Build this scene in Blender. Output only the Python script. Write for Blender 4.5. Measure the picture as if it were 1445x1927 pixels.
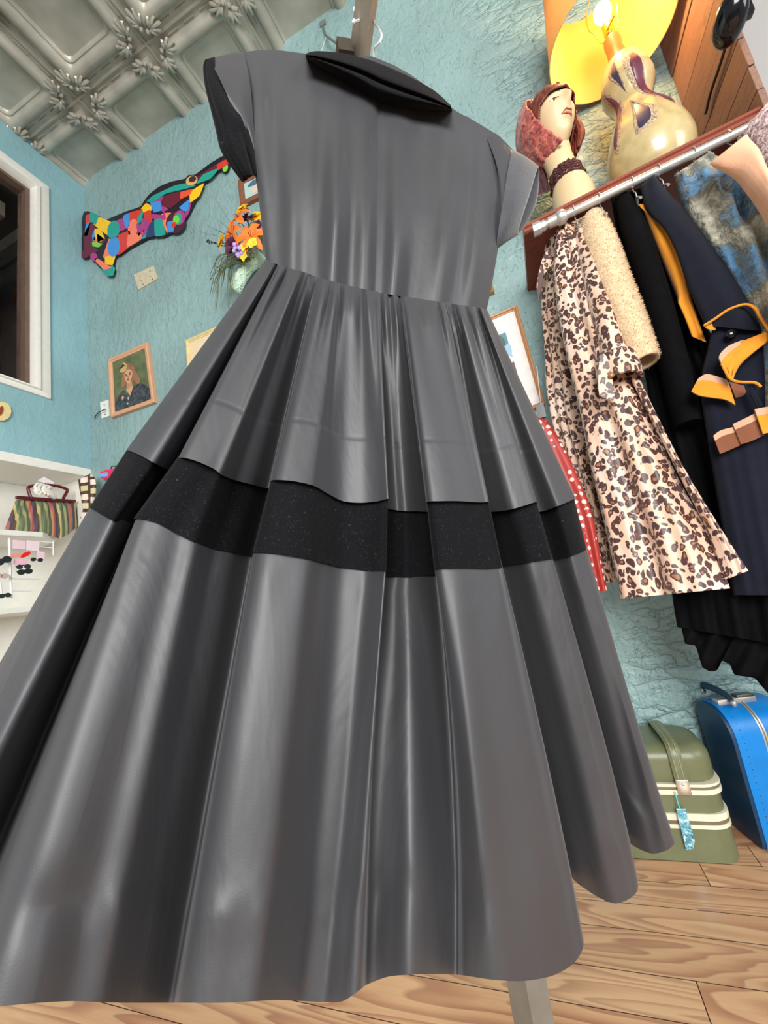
import bpy, bmesh, math, random
import numpy as np
from mathutils import Vector, Matrix
for o in list(bpy.data.objects): bpy.data.objects.remove(o)
SC = bpy.context.scene; COL = SC.collection
R = math.radians; PI = math.pi
random.seed(7); RNG = np.random.default_rng(7)
# ------------------------------------------------------------------ camera
IW, IH, F = 1445, 1927, 780.0
CAM = Vector((0, 0, 0.85))
def cam_axes(yaw, pitch, roll):
    f = Vector((math.sin(yaw)*math.cos(pitch), math.cos(yaw)*math.cos(pitch), math.sin(pitch)))
    r = Vector((math.cos(yaw), -math.sin(yaw), 0)); u = r.cross(f)
    return math.cos(roll)*r+math.sin(roll)*u, -math.sin(roll)*r+math.cos(roll)*u, f
CR, CU, CF = cam_axes(R(-19.9), R(10.4), R(-9.0))
cd = bpy.data.cameras.new('camera'); cam = bpy.data.objects.new('camera', cd); COL.objects.link(cam)
cam.matrix_world = Matrix.Translation(CAM) @ Matrix((CR, CU, -CF)).transposed().to_4x4()
cd.sensor_fit = 'HORIZONTAL'; cd.sensor_width = 36; cd.lens = F/IW*36; cd.clip_start = .02
SC.camera = cam
# ------------------------------------------------------------------ light and exposure
SC.view_settings.view_transform = 'Standard'; SC.view_settings.look = 'None'
SC.view_settings.exposure = 0.55; SC.view_settings.gamma = 1
wd = bpy.data.worlds.new('shop_daylight'); SC.world = wd; wd.use_nodes = True
wd.node_tree.nodes['Background'].inputs[0].default_value = (.86, .94, 1, 1)
wd.node_tree.nodes['Background'].inputs[1].default_value = .30
def area(name, loc, target, sx, sy, power, col):
    l = bpy.data.lights.new(name, 'AREA'); l.shape = 'RECTANGLE'; l.size = sx; l.size_y = sy; l.energy = power; l.color = col
    o = bpy.data.objects.new(name, l); COL.objects.link(o); o.location = loc
    o.rotation_euler = (Vector(target)-Vector(loc)).to_track_quat('-Z', 'Y').to_euler(); return o
area('shop_window_light', (1.0, -3.0, 2.1), (-.1, 1.2, 1.2), 2.2, 2.0, 200, (1, .98, .95))
area('side_window_light', (3.6, -.4, 2.2), (-.8, 1.4, 1.4), 1.4, 1.8, 45, (.94, .98, 1))
# ------------------------------------------------------------------ helpers
def ray(px, py): return CR*((px-722.5)/F) - CU*((py-963.5)/F) + CF
def at(px, py, X=None, Y=None, Z=None):
    d = ray(px, py)
    t = (X-CAM.x)/d.x if X is not None else (Y-CAM.y)/d.y if Y is not None else (Z-CAM.z)/d.z
    return CAM+d*t
def lin(c): return tuple(((x/255)/12.92 if x/255 <= .04045 else ((x/255+.055)/1.055)**2.4) for x in c)
class N:                       # tiny node wrapper
    def __init__(s, name):
        s.m = bpy.data.materials.new(name); s.m.use_nodes = True; s.t = s.m.node_tree; s.b = s.t.nodes['Principled BSDF']; s.out = s.t.nodes['Material Output']
    def n(s, typ, **kw):
        x = s.t.nodes.new(typ)
        for k, v in kw.items():
            if k in x.inputs: x.inputs[k].default_value = v
            else: setattr(x, k, v)
        return x
    def l(s, a, b): s.t.links.new(a, b)
    def coord(s, scale=(1, 1, 1), rot=(0, 0, 0), kind='Object'):
        c = s.n('ShaderNodeTexCoord'); m = s.n('ShaderNodeMapping'); m.inputs['Scale'].default_value = scale; m.inputs['Rotation'].default_value = rot
        s.l(c.outputs[kind], m.inputs['Vector']); return m.outputs['Vector']
    def noise(s, vec, scale, detail=4, rough=.5, dist=0):
        x = s.n('ShaderNodeTexNoise'); x.inputs['Scale'].default_value = scale; x.inputs['Detail'].default_value = detail
        x.inputs['Roughness'].default_value = rough; x.inputs['Distortion'].default_value = dist
        if vec is not None: s.l(vec, x.inputs['Vector'])
        return x.outputs['Fac']
    def ramp(s, fac, stops, interp='LINEAR'):
        r = s.n('ShaderNodeValToRGB'); e = r.color_ramp; e.interpolation = interp
        while len(e.elements) < len(stops): e.elements.new(.5)
        for el, (p, c) in zip(e.elements, stops): el.position = p; el.color = (*c[:3], 1)
        s.l(fac, r.inputs['Fac']); return r.outputs['Color']
    def mix(s, fac, a, b, blend='MIX'):
        x = s.n('ShaderNodeMix', data_type='RGBA', blend_type=blend)
        for k, v in ((0, fac), (6, a), (7, b)):
            if isinstance(v, (int, float)): x.inputs[k].default_value = v
            elif isinstance(v, tuple): x.inputs[k].default_value = (*v[:3], 1)
            else: s.l(v, x.inputs[k])
        return x.outputs[2]
    def math(s, op, a, b=0):
        x = s.n('ShaderNodeMath', operation=op)
        for k, v in ((0, a), (1, b)):
            if isinstance(v, (int, float)): x.inputs[k].default_value = v
            else: s.l(v, x.inputs[k])
        return x.outputs[0]
    def bump(s, h, strength=.3, dist=.01, prev=None):
        x = s.n('ShaderNodeBump'); x.inputs['Strength'].default_value = strength; x.inputs['Distance'].default_value = dist
        s.l(h, x.inputs['Height'])
        if prev is not None: s.l(prev, x.inputs['Normal'])
        s.l(x.outputs['Normal'], s.b.inputs['Normal']); return x.outputs['Normal']
    def set(s, **kw):
        for k, v in kw.items(): s.b.inputs[k.replace('_', ' ')].default_value = v
        return s
    def col(s, c):
        if isinstance(c, tuple): s.b.inputs['Base Color'].default_value = (*c, 1)
        else: s.l(c, s.b.inputs['Base Color'])
        return s
def plain(name, rgb, rough=.5, metal=0, var=.12, scale=30, bump=0, bscale=200, sheen=0, **kw):
    k = N(name); c = lin(rgb); v = k.coord()
    k.col(k.ramp(k.noise(v, scale), [(.3, tuple(x*(1-var) for x in c)), (.7, tuple(min(1, x*(1+var)) for x in c))]))
    k.set(Roughness=rough, Metallic=metal, Sheen_Weight=sheen, **kw)
    if bump: k.bump(k.noise(v, bscale, 3), bump, .003)
    return k.m
def mesh_obj(name, verts, faces, mat, parent=None, smooth=True, mi=None):
    me = bpy.data.meshes.new(name); me.from_pydata([tuple(v) for v in verts], [], faces); me.update()
    for m in (mat if isinstance(mat, list) else [mat]): me.materials.append(m)
    if mi: me.polygons.foreach_set('material_index', mi)
    if smooth: me.shade_smooth()
    return link(name, me, parent)
def link(name, me, parent=None, loc=None):
    o = bpy.data.objects.new(name, me); COL.objects.link(o)
    if parent is not None:
        o.parent = parent
        w = Vector((0, 0, 0)); p = parent
        while p is not None: w += p.location; p = p.parent
        o.location = (Vector(loc) if loc is not None else Vector((0, 0, 0)))-w
    elif loc is not None: o.location = loc
    return o
def tag(o, label=None, cat=None, group=None, kind=None):
    for k, v in (('label', label), ('category', cat), ('group', group), ('kind', kind)):
        if v: o[k] = v
    return o
def thing(name, label, cat, loc=(0, 0, 0), group=None):
    o = bpy.data.objects.new(name, None); COL.objects.link(o); o.location = loc; o.empty_display_size = .02
    return tag(o, label, cat, group)
class G:                       # geometry collector
    def __init__(s): s.v = []; s.f = []; s.m = []
    def add(s, v, f, mi=0):
        b = len(s.v); s.v += [Vector(x) for x in v]; s.f += [tuple(i+b for i in q) for q in f]; s.m += [mi]*len(f); return s
    def box(s, lo, hi, mi=0, bevel=0, M=None):
        lo, hi = Vector(lo), Vector(hi)
        if bevel:
            bm = bmesh.new(); bmesh.ops.create_cube(bm, size=1)
            for v in bm.verts: v.co = Vector([(lo[i]+hi[i])/2+v.co[i]*(hi[i]-lo[i]) for i in range(3)])
            bmesh.ops.bevel(bm, geom=bm.edges[:], offset=bevel, segments=2, affect='EDGES', profile=.5)
            bm.verts.index_update(); vs = [v.co.copy() for v in bm.verts]; fs = [tuple(v.index for v in f.verts) for f in bm.faces]; bm.free()
        else:
            vs = [Vector((x, y, z)) for x in (lo.x, hi.x) for y in (lo.y, hi.y) for z in (lo.z, hi.z)]
            fs = [(0, 1, 3, 2), (4, 6, 7, 5), (0, 4, 5, 1), (2, 3, 7, 6), (0, 2, 6, 4), (1, 5, 7, 3)]
        if M is not None: vs = [M @ v for v in vs]
        return s.add(vs, fs, mi)
    def hexa(s, a, b, mi=0):   # loft between two quads
        n = len(a)
        fs = [tuple(range(n-1, -1, -1)), tuple(range(n, 2*n))]+[(i, (i+1) % n, n+(i+1) % n, n+i) for i in range(n)]
        return s.add(list(a)+list(b), fs, mi)
    def tube(s, pts, rad, seg=8, mi=0, cap=True, flat=1.0, up=None):
        pts = [Vector(p) for p in pts]; n = len(pts); rs = rad if isinstance(rad, (list, tuple)) else [rad]*n
        vs = []; prev = None
        for i, p in enumerate(pts):
            t = (pts[min(i+1, n-1)]-pts[max(i-1, 0)]).normalized()
            if prev is None:
                a = Vector(up) if up else (Vector((0, 0, 1)) if abs(t.z) < .9 else Vector((1, 0, 0)))
                x = (a-t*a.dot(t)).normalized()
            else: x = (prev-t*prev.dot(t)).normalized()
            prev = x; y = t.cross(x)
            for k in range(seg):
                an = 2*PI*k/seg; vs.append(p+(x*math.cos(an)*flat+y*math.sin(an))*rs[i])
        fs = [(i*seg+k, i*seg+(k+1) % seg, (i+1)*seg+(k+1) % seg, (i+1)*seg+k) for i in range(n-1) for k in range(seg)]
        if cap: fs += [tuple(range(seg-1, -1, -1)), tuple((n-1)*seg+k for k in range(seg))]
        return s.add(vs, fs, mi)
    def lathe(s, o, prof, seg=32, axis=(0, 0, 1), mi=0, cap=False, ref=None):
        ax = Vector(axis).normalized(); a = Vector(ref) if ref else (Vector((1, 0, 0)) if abs(ax.x) < .9 else Vector((0, 1, 0)))
        x = (a-ax*a.dot(ax)).normalized(); y = ax.cross(x); o = Vector(o); vs = []
        for r, z in prof:
            for k in range(seg):
                an = 2*PI*k/seg; vs.append(o+ax*z+(x*math.cos(an)+y*math.sin(an))*r)
        n = len(prof); fs = [(i*seg+k, i*seg+(k+1) % seg, (i+1)*seg+(k+1) % seg, (i+1)*seg+k) for i in range(n-1) for k in range(seg)]
        if cap: fs += [tuple(range(seg-1, -1, -1)), tuple((n-1)*seg+k for k in range(seg))]
        return s.add(vs, fs, mi)
    def ball(s, c, r, seg=12, rings=8, M=None, mi=0):
        c = Vector(c); r = Vector((r, r, r)) if isinstance(r, (int, float)) else Vector(r); vs = []
        for i in range(rings+1):
            th = PI*i/rings
            for k in range(seg):
                an = 2*PI*k/seg; v = Vector((math.sin(th)*math.cos(an)*r.x, math.sin(th)*math.sin(an)*r.y, math.cos(th)*r.z))
                vs.append(c+(M @ v if M is not None else v))
        fs = [(i*seg+k, (i+1)*seg+k, (i+1)*seg+(k+1) % seg, i*seg+(k+1) % seg) for i in range(rings) for k in range(seg)]
        return s.add(vs, fs, mi)
    def slab(s, poly, off, mi=0):                      # polygon extruded by vector off (front face = poly+off)
        off = Vector(off); a = [Vector(p) for p in poly]; return s.hexa(a, [p+off for p in a], mi)
    def build(s, name, mat, parent=None, smooth=True, label=None):
        o = mesh_obj(name, s.v, s.f, mat, parent, smooth, s.m if isinstance(mat, list) else None)
        me = o.data
        bm = bmesh.new(); bm.from_mesh(me); bmesh.ops.recalc_face_normals(bm, faces=bm.faces); bm.to_mesh(me); bm.free()
        if smooth: me.set_sharp_from_angle(angle=R(42))
        if label: o['label'] = label
        return o
def crom(P, m, closed=False, k=.5):                    # cardinal spline through control rows, m samples per span
    P = np.asarray(P, float); n = len(P); out = []
    for i in range(n if closed else n-1):
        g = (lambda j: P[j % n]) if closed else (lambda j: P[min(max(j, 0), n-1)])
        p0, p1, p2, p3 = g(i-1), g(i), g(i+1), g(i+2)
        for t in np.arange(m)/m:
            h1 = 2*t**3-3*t**2+1; h2 = -2*t**3+3*t**2; h3 = t**3-2*t**2+t; h4 = t**3-t**2
            out.append(h1*p1+h2*p2+h3*k*(p2-p0)+h4*k*(p3-p1))
    if not closed: out.append(P[-1])
    return np.array(out)
def resample(P, n):                                    # n points evenly spread along a polyline
    P = np.asarray(P, float); d = np.r_[0, np.cumsum(np.linalg.norm(np.diff(P[:, :2], axis=0), axis=1))]
    u = np.linspace(0, d[-1], n); return np.stack([np.interp(u, d, P[:, k]) for k in range(P.shape[1])], 1)
def wob(seed, n=6, fmax=9):
    r = np.random.default_rng(seed); fr = r.uniform(1, fmax, n); ph = r.uniform(0, 6.3, n); am = r.uniform(.4, 1, n)/np.sqrt(n)
    return lambda u: (am*np.sin(2*PI*fr*u+ph)).sum()
# ------------------------------------------------------------------ setting
W, XL, ZC, XP = 1.7, -2.49, 4.01, .84                   # back wall, left wall, ceiling, pillar face
def wall_mat(name, rgb, relief):
    k = N(name); v = k.coord(); c = lin(rgb)
    a = k.ramp(k.noise(v, 2.2, 5), [(.3, tuple(x*.86 for x in c)), (.7, tuple(x*1.1 for x in c))])
    fl = k.ramp(k.noise(v, 70, 2), [(.66, (0, 0, 0)), (.74, (1, 1, 1))])
    k.col(k.mix(k.math('MULTIPLY', fl, .18), a, lin((196, 214, 208)))); k.set(Roughness=.42, Specular_IOR_Level=.45)
    v2 = k.coord((1, 1, .55))
    h = k.ramp(k.noise(v2, 13, 5, .6, 1.2), [(.42, (0, 0, 0)), (.62, (1, 1, 1))])
    n1 = k.bump(h, .30*relief, .02)
    h2 = k.ramp(k.noise(v2, 34, 3, .6, 2.2), [(.60, (0, 0, 0)), (.70, (1, 1, 1))])
    n2 = k.bump(h2, .55*relief, .008, n1)
    return k
M_WALL_L = wall_mat('blue_wall_smooth', (142, 184, 192), .45).m
kb = wall_mat('blue_wall_knockdown', (140, 170, 170), 1.0)
# heavy bark-like plaster towards the pillar end of the wall
vv = kb.coord(); sx = kb.n('ShaderNodeSeparateXYZ'); kb.l(vv, sx.inputs[0])
msk = kb.ramp(kb.math('ADD', sx.outputs['X'], kb.math('MULTIPLY', kb.noise(vv, 3), .3)), [(.30, (0, 0, 0)), (.45, (1, 1, 1))])
vo = kb.n('ShaderNodeTexVoronoi', feature='DISTANCE_TO_EDGE'); vo.inputs['Scale'].default_value = 6.5
dv = kb.n('ShaderNodeTexNoise'); dv.inputs['Scale'].default_value = 6; dv.inputs['Detail'].default_value = 4
v3 = kb.coord((1, 1, 2.1)); kb.l(v3, dv.inputs['Vector'])
va = kb.n('ShaderNodeVectorMath', operation='MULTIPLY_ADD'); kb.l(dv.outputs['Color'], va.inputs[0]); va.inputs[1].default_value = (.34, .34, .34); kb.l(v3, va.inputs[2]); kb.l(va.outputs[0], vo.inputs['Vector'])
crk = kb.ramp(vo.outputs['Distance'], [(.0, (0, 0, 0)), (.05, (.55, .55, .55)), (.30, (1, 1, 1))])
prev = kb.b.inputs['Normal'].links[0].from_socket
x = kb.n('ShaderNodeMath', operation='MULTIPLY'); kb.l(crk, x.inputs[0]); kb.l(msk, x.inputs[1])
kb.bump(kb.math('MULTIPLY', x.outputs[0], kb.math('ADD', kb.noise(vv, 5, 3), .35)), .58, .026, prev)
M_WALL_B = kb.m
M_WHITE = plain('white_gloss_paint', (236, 234, 226), .35, var=.03)
M_DARKROOM = plain('back_room_brown', (58, 48, 42), .8, var=.3, scale=6)
def wood(name, a, b, rough, axis=(1, 6, 6), sc=6, dark=None, rnd=.25, bump=.25):
    k = N(name); v = k.coord(axis)
    oi = k.n('ShaderNodeObjectInfo'); ad = k.n('ShaderNodeVectorMath', operation='ADD'); ml = k.n('ShaderNodeMath', operation='MULTIPLY'); ml.inputs[1].default_value = 37
    k.l(oi.outputs['Random'], ml.inputs[0]); cx = k.n('ShaderNodeCombineXYZ')
    for i in range(3): k.l(ml.outputs[0], cx.inputs[i])
    k.l(v, ad.inputs[0]); k.l(cx.outputs[0], ad.inputs[1])
    g = k.noise(ad.outputs[0], sc, 6, .66, 2.4); f = k.noise(ad.outputs[0], sc*7, 3, .6, .5)
    ca, cb = lin(a), lin(b)
    c = k.ramp(g, [(.30, ca), (.43, cb), (.52, tuple((p+q)/2 for p, q in zip(ca, cb))), (.60, cb), (.72, ca)])
    c = k.mix(k.math('MULTIPLY', f, .5), c, tuple(p*.62 for p in ca))
    if dark: c = k.mix(k.ramp(k.noise(ad.outputs[0], sc*.8, 5, .7, 1), [(.60, (0, 0, 0)), (.72, (1, 1, 1))]), c, lin(dark))
    hs = k.n('ShaderNodeHueSaturation'); k.l(c, hs.inputs['Color']); k.l(k.math('ADD', k.math('MULTIPLY', oi.outputs['Random'], rnd), 1-rnd/2), hs.inputs['Value'])
    k.l(hs.outputs[0], k.b.inputs['Base Color']); k.set(Roughness=rough); k.bump(g, bump, .004); return k.m
M_PINE = wood('pine_floor', (168, 112, 78), (232, 188, 142), .36, (.55, 8, 8), 2.6, (140, 92, 74))
def pine():
    k = N('pine_floor_grain'); oi = k.n('ShaderNodeObjectInfo'); ml = k.math('MULTIPLY', oi.outputs['Random'], 53.0)
    cx = k.n('ShaderNodeCombineXYZ')
    for i in range(3): k.l(ml, cx.inputs[i])
    def sh(scale):
        a = k.n('ShaderNodeVectorMath', operation='ADD'); k.l(k.coord(scale), a.inputs[0]); k.l(cx.outputs[0], a.inputs[1]); return a.outputs[0]
    n = k.noise(sh((.55, 5.5, 5.5)), 1.25, 2.5, .45, .35); fr = k.math('FRACT', k.math('MULTIPLY', n, 21))
    a = k.ramp(fr, [(0, lin((226, 182, 136))), (.35, lin((220, 172, 126))), (.72, lin((178, 118, 82))), (.92, lin((150, 94, 68))), (1, lin((222, 176, 130)))])
    big = k.ramp(k.noise(sh((.9, 3, 3)), 2, 4), [(.35, lin((170, 122, 92))), (.65, lin((236, 198, 154)))])
    c = k.mix(.42, a, big); fine = k.noise(sh((3, 60, 60)), 3, 3); c = k.mix(k.math('MULTIPLY', fine, .35), c, lin((150, 100, 76)))
    hs = k.n('ShaderNodeHueSaturation'); k.l(c, hs.inputs['Color']); k.l(k.math('ADD', k.math('MULTIPLY', oi.outputs['Random'], .22), .92), hs.inputs['Value']); k.l(hs.outputs[0], k.b.inputs['Base Color'])
    k.set(Roughness=.38); k.bump(fr, .08, .002); return k.m
M_PINE = pine(); M_EDGE = plain('dark_board_edge', (44, 28, 22), .9)
M_REDWOOD = wood('red_stained_wood', (118, 58, 44), (150, 76, 56), .42, (1, 7, 7), 3, (80, 42, 36), .05)
M_PLANK = wood('rustic_plank', (112, 82, 68), (152, 114, 94), .62, (7, 1.2, 7), 2.5, (84, 56, 50), .3, .5)
M_TIN = N('silver_painted_tin'); v = M_TIN.coord()
M_TIN.col(M_TIN.ramp(M_TIN.noise(v, 5, 4), [(.3, lin((164, 160, 148))), (.7, lin((198, 194, 180)))])); M_TIN.set(Roughness=.40, Metallic=.30); M_TIN.bump(M_TIN.noise(v, 9, 4), .12, .02); M_TIN = M_TIN.m

floor = tag(bpy.data.objects.new('floor', None), kind='structure'); COL.objects.link(floor)
g = G().box((-2.9, -2.2, -.06), (2.6, 1.75, -.0225)); g.build('subfloor', M_DARKROOM, floor, False)
edges = [1.70, 1.62, 1.54, 1.455, 1.365, 1.28, 1.20, 1.09, 1.0, .895, .80, .70, .61, .51, .41, .31, .21, .11, .01, -.09, -.2, -.35, -.5]
joint = {7: .10, 4: -.55, 9: .46, 6: .62, 2: .35, 11: -.1}
cache = {}
def plank(w, l):
    key = (round(w, 3), round(l, 2))
    if key not in cache:
        me = bpy.data.meshes.new('plank'); bm = bmesh.new(); bmesh.ops.create_cube(bm, size=1)
        for q in bm.verts: q.co = Vector((q.co.x*(l-.0018), q.co.y*(w-.0018), q.co.z*.022-.011))
        bm.to_mesh(me); bm.free(); me.materials.append(M_PINE); me.materials.append(M_EDGE); me.polygons.foreach_set('material_index', [0 if p.normal.z > .9 else 1 for p in me.polygons]); cache[key] = me
    return cache[key]
for i in range(len(edges)-1):
    y1, y0 = edges[i], edges[i+1]; cuts = [-2.5, joint.get(i, -.9+.37*((i*5) % 4)), 2.3]
    for a, b in zip(cuts[:-1], cuts[1:]):
        link('plank', plank(y1-y0, b-a), floor, ((a+b)/2, (y0+y1)/2, 0))
g = G().box((XL-.1, W, -.06), (2.3, W+.1, ZC+.05)); tag(g.build('wall_back', M_WALL_B, None, False), kind='structure')
# left wall: solid above the niche, with the window opening cut out
ZN = 1.858; wy1, wz0, wz1 = 1.382, 2.276, 3.648; wy0 = -.35
g = G().box((XL-.12, -.9, ZN), (XL, W, wz0)).box((XL-.12, -.9, wz1), (XL, W, ZC+.05)).box((XL-.12, wy1, wz0), (XL, W, wz1)).box((XL-.12, -.9, wz0), (XL, wy0, wz1))
tag(g.build('wall_left', M_WALL_L, None, False), kind='structure')
# window in the left wall: casing, stop, reveal, glass and the dark room beyond
win = tag(bpy.data.objects.new('window_1', None), kind='structure'); COL.objects.link(win); win.location = (XL, 1, wz0)
cz0, cz1, cy = 2.236, 3.735, 1.466
def casing(n, q):  # q: outline in (y,z), proud steps
    gg = G()
    prof = [(0, 0), (0, .016), (.018, .02), (.055, .022), (.062, .034), (.078, .034), (.088, .006), (.088, -.02)]
    (ya, za), (yb, zb), (ia, ib), (ja, jb) = q    # outer a,b ; inner-direction vectors at both ends
    va = [Vector((XL+h, ya+ia*d, za+ib*d)) for d, h in prof]; vb = [Vector((XL+h, yb+ja*d, zb+jb*d)) for d, h in prof]
    m = len(prof); gg.add(va+vb, [(i, i+1, m+i+1, m+i) for i in range(m-1)]); return gg.build(n, M_WHITE, win, True)
casing('jamb_casing', ((cy, cz0), (cy, cz1), (-1, .5), (-1, -1)))
casing('head_casing', ((wy0-.08, cz1), (cy, cz1), (1, -1), (-1, -1)))
casing('sill_casing', ((wy0-.08, cz0), (cy, cz0), (1, .5), (-1, .5)))
g = G().box((XL-.10, wy1-.028, wz0), (XL-.02, wy1, wz1)).box((XL-.10, wy0, wz1-.02), (XL-.02, wy1-.028, wz1)).box((XL-.10, wy0, wz0), (XL-.02, wy1-.028, wz0+.02))
g.build('sash', plain('dark_sash', (104, 84, 72), .6), win, False)
gm = N('window_glass'); gm.set(Base_Color=(1, 1, 1, 1), Roughness=.02, Transmission_Weight=1, IOR=1.12); gm = gm.m
g = G().box((XL-.066, wy0, wz0+.018), (XL-.06, wy1-.02, wz1-.018)); g.build('pane', gm, win, False)
rm = tag(bpy.data.objects.new('wall_far_room', None), kind='structure'); COL.objects.link(rm); rm.location = (XL-1.3, 1, 2)
g = G().box((XL-1.5, -.9, 1.9), (XL-1.45, W+.3, 4.2)).box((XL-1.5, W+.25, 1.9), (XL-.12, W+.3, 4.2)).box((XL-1.5, -.9, 4.15), (XL-.12, W+.3, 4.2)).box((XL-1.5, -.9, 1.88), (XL-.12, W+.3, 1.93)).box((XL-1.5, -.95, 1.9), (XL-.12, -.9, 4.2))
g.build('back_room_shell', M_DARKROOM, rm, False)
mb = plain('dusty_beam', (96, 88, 76), .8)
for k, (y, z) in enumerate(((.6, 3.3), (.95, 3.42), (1.3, 3.55), (1.62, 3.75))):
    G().box((XL-1.45, y-.04, z-.05), (XL-.2, y+.04, z+.05)).build('rafter', mb, rm, False)
# tin ceiling
ceil = tag(bpy.data.objects.new('ceiling', None), kind='structure'); COL.objects.link(ceil); ceil.location = (0, 0, ZC)
G().box((XL-.1, -2.2, ZC+.03), (2.3, W+.1, ZC+.06)).build('ceiling_deck', M_DARKROOM, ceil, False)
TS, X0, Y0 = .5635, -2.012, 1.355
def tile_bm():
    gg = G(); s = TS/2
    rings = [(0, -.012), (.005, -.012), (.008, -.002), (.042, -.002), (.046, -.008), (.050, -.016), (.060, -.030), (.074, -.036), (.090, -.034), (.102, -.024), (.110, -.010), (.113, -.004), (.120, -.007), (.126, -.002), (.132, .010), (.142, .012)]
    vs = []
    for d, z in rings:
        a = s-d; r = min(.030, max(0, (d-.09)*1.2)) # softly rounded inner corners
        q = [Vector((sx*a, sy*a, z)) for sx, sy in ((-1, -1), (1, -1), (1, 1), (-1, 1))]
        for i, c in enumerate(q):
            p, nx = q[i-1], q[(i+1) % 4]; e1 = (p-c).normalized(); e2 = (nx-c).normalized()
            vs += [c+e1*r, c+(e1+e2)*r*.3, c+e2*r]
    m = 12; fs = [(i*m+k, i*m+(k+1) % m, (i+1)*m+(k+1) % m, (i+1)*m+k) for i in range(len(rings)-1) for k in range(m)]
    fs.append(tuple((len(rings)-1)*m+k for k in range(m))); gg.add(vs, fs)
    for k in range(4):         # pairs of acanthus fans where the mouldings meet
        for side in (0, 1):
            ang = PI/2*k; Mz = Matrix.Rotation(ang, 3, 'Z'); mir = Matrix(((0, 1, 0), (1, 0, 0), (0, 0, 1))) if side else Matrix.Identity(3)
            base = Vector((-s+.050, -s+.078, -.036))
            for j, a in enumerate((-60, -32, -6, 20, 46)):
                ln = (.040, .056, .068, .060, .044)[j]; d = Vector((math.sin(R(a)), math.cos(R(a)), 0))
                Mx = Matrix((d.cross(Vector((0, 0, 1))), d, Vector((0, 0, 1)))).transposed()
                c = Mz @ mir @ (base+d*ln*.6)
                gg.ball(c, (.0115, ln*.62, .014), 6, 4, Mz @ mir @ Mx)
            gg.ball(Mz @ mir @ (base+Vector((-.006, -.012, -.004))), (.012, .012, .014), 7, 4)
    # little dashes pressed between the seams
    for k in range(4):
        Mz = Matrix.Rotation(PI/2*k, 3, 'Z')
        for t in (-.5, 0, .5):
            b = G().box((-.034, -.0025, -.006), (.034, .0025, 0)); b.v = [Mz @ (q+Vector((t*.22, -s+.026, -.002))) for q in b.v]; gg.add(b.v, b.f)
    return gg
tg = tile_bm(); tme = None
for ix in range(-1, 6):
    for iy in range(-4, 1):
        cx, cyy = X0+TS*(ix+.5), Y0+TS*(iy+.5)
        if tme is None: t0 = tg.build('tin_tile', M_TIN, None, True); tme = t0.data; bpy.data.objects.remove(t0)
        x0, x1, y1 = cx-TS/2, cx+TS/2, cyy+TS/2
        if x0 < XL or y1 > W:
            me = tme.copy(); bm = bmesh.new(); bm.from_mesh(me)
            for lim, no in ((XL-cx, (-1, 0, 0)), (W-cyy, (0, 1, 0))):
                co = (lim, 0, 0) if no[0] else (0, lim, 0)
                bmesh.ops.bisect_plane(bm, geom=bm.verts[:]+bm.edges[:]+bm.faces[:], plane_co=co, plane_no=no, clear_outer=True)
            bm.to_mesh(me); bm.free()
        else: me = tme
        link('tin_tile', me, ceil, (cx, cyy, ZC))
for iy in (1,):
    for ix in range(-1, 6):
        cx, cyy = X0+TS*(ix+.5), Y0+TS*(iy-.5)
# pillar: plank face towards the shop, grey painted front
pil = tag(bpy.data.objects.new('wall_pillar', None), kind='structure'); COL.objects.link(pil); pil.location = (XP+.2, 1.5, 0)
G().box((XP+.014, 1.352, 0), (2.3, W, ZC)).build('pillar_core', plain('grey_paint', (148, 145, 143), .6, var=.05, scale=4), pil, False)
z = 0; i = 0
random.seed(3)
while z < ZC-.02:
    h = random.choice((.085, .10, .12, .14)); h = min(h, ZC-z)
    G().box((XP-.004*random.random(), 1.345+.004*random.random(), z+.0015), (XP+.0135, W-.001, z+h-.0015), bevel=.0012).build('plank', M_PLANK, pil, False); z += h
# ------------------------------------------------------------------ the dress
def satin(name, rgb, seed=0):
    k = N(name); c = lin(rgb); v = k.coord()
    k.col(k.ramp(k.noise(v, 9, 4), [(.3, tuple(x*.9 for x in c)), (.7, tuple(x*1.1 for x in c))]))
    k.set(Roughness=.52, Specular_IOR_Level=.60, Sheen_Weight=.12, Sheen_Roughness=.35, Sheen_Tint=(.75, .78, .85, 1), Anisotropic=.3)
    b = k.bump(k.noise(k.coord((1, 1, .35)), 11, 4, .55, .8), .16, .02)
    k.bump(k.noise(v, 900, 2), .05, .001, b); return k.m
M_TAFFETA = satin('charcoal_taffeta', (55, 55, 58))
kv = N('black_velvet'); v = kv.coord()
lint = kv.ramp(kv.noise(v, 560, 2, .5, 2.5), [(.66, (0, 0, 0)), (.74, (1, 1, 1))])
kv.col(kv.mix(kv.math('MULTIPLY', lint, .30), lin((14, 14, 17)), lin((130, 130, 130)))); kv.set(Roughness=.9, Specular_IOR_Level=.12, Sheen_Weight=.03, Sheen_Roughness=.4)
kv.bump(kv.noise(v, 260, 3), .25, .002); M_VELVET = kv.m
E1 = Vector((.788, .616, 0)).normalized(); E2 = Vector((E1.y, -E1.x, 0)); DS = .47   # dress plane: along, towards the viewer
PW = ray(707, 535)*DS; CC = PW.dot(E2)-.045; ZW = PW.z
def on(px, py, A, k=0.0):       # point on the ray at offset A (m) in front of the dress's middle plane, flaring by k per metre below the waist
    d = ray(px, py); t = (CC+A+k*ZW)/(d.dot(E2)+k*d.z)
    if d.z*t > ZW: t = (CC+A)/d.dot(E2)
    return CAM+d*t
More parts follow.
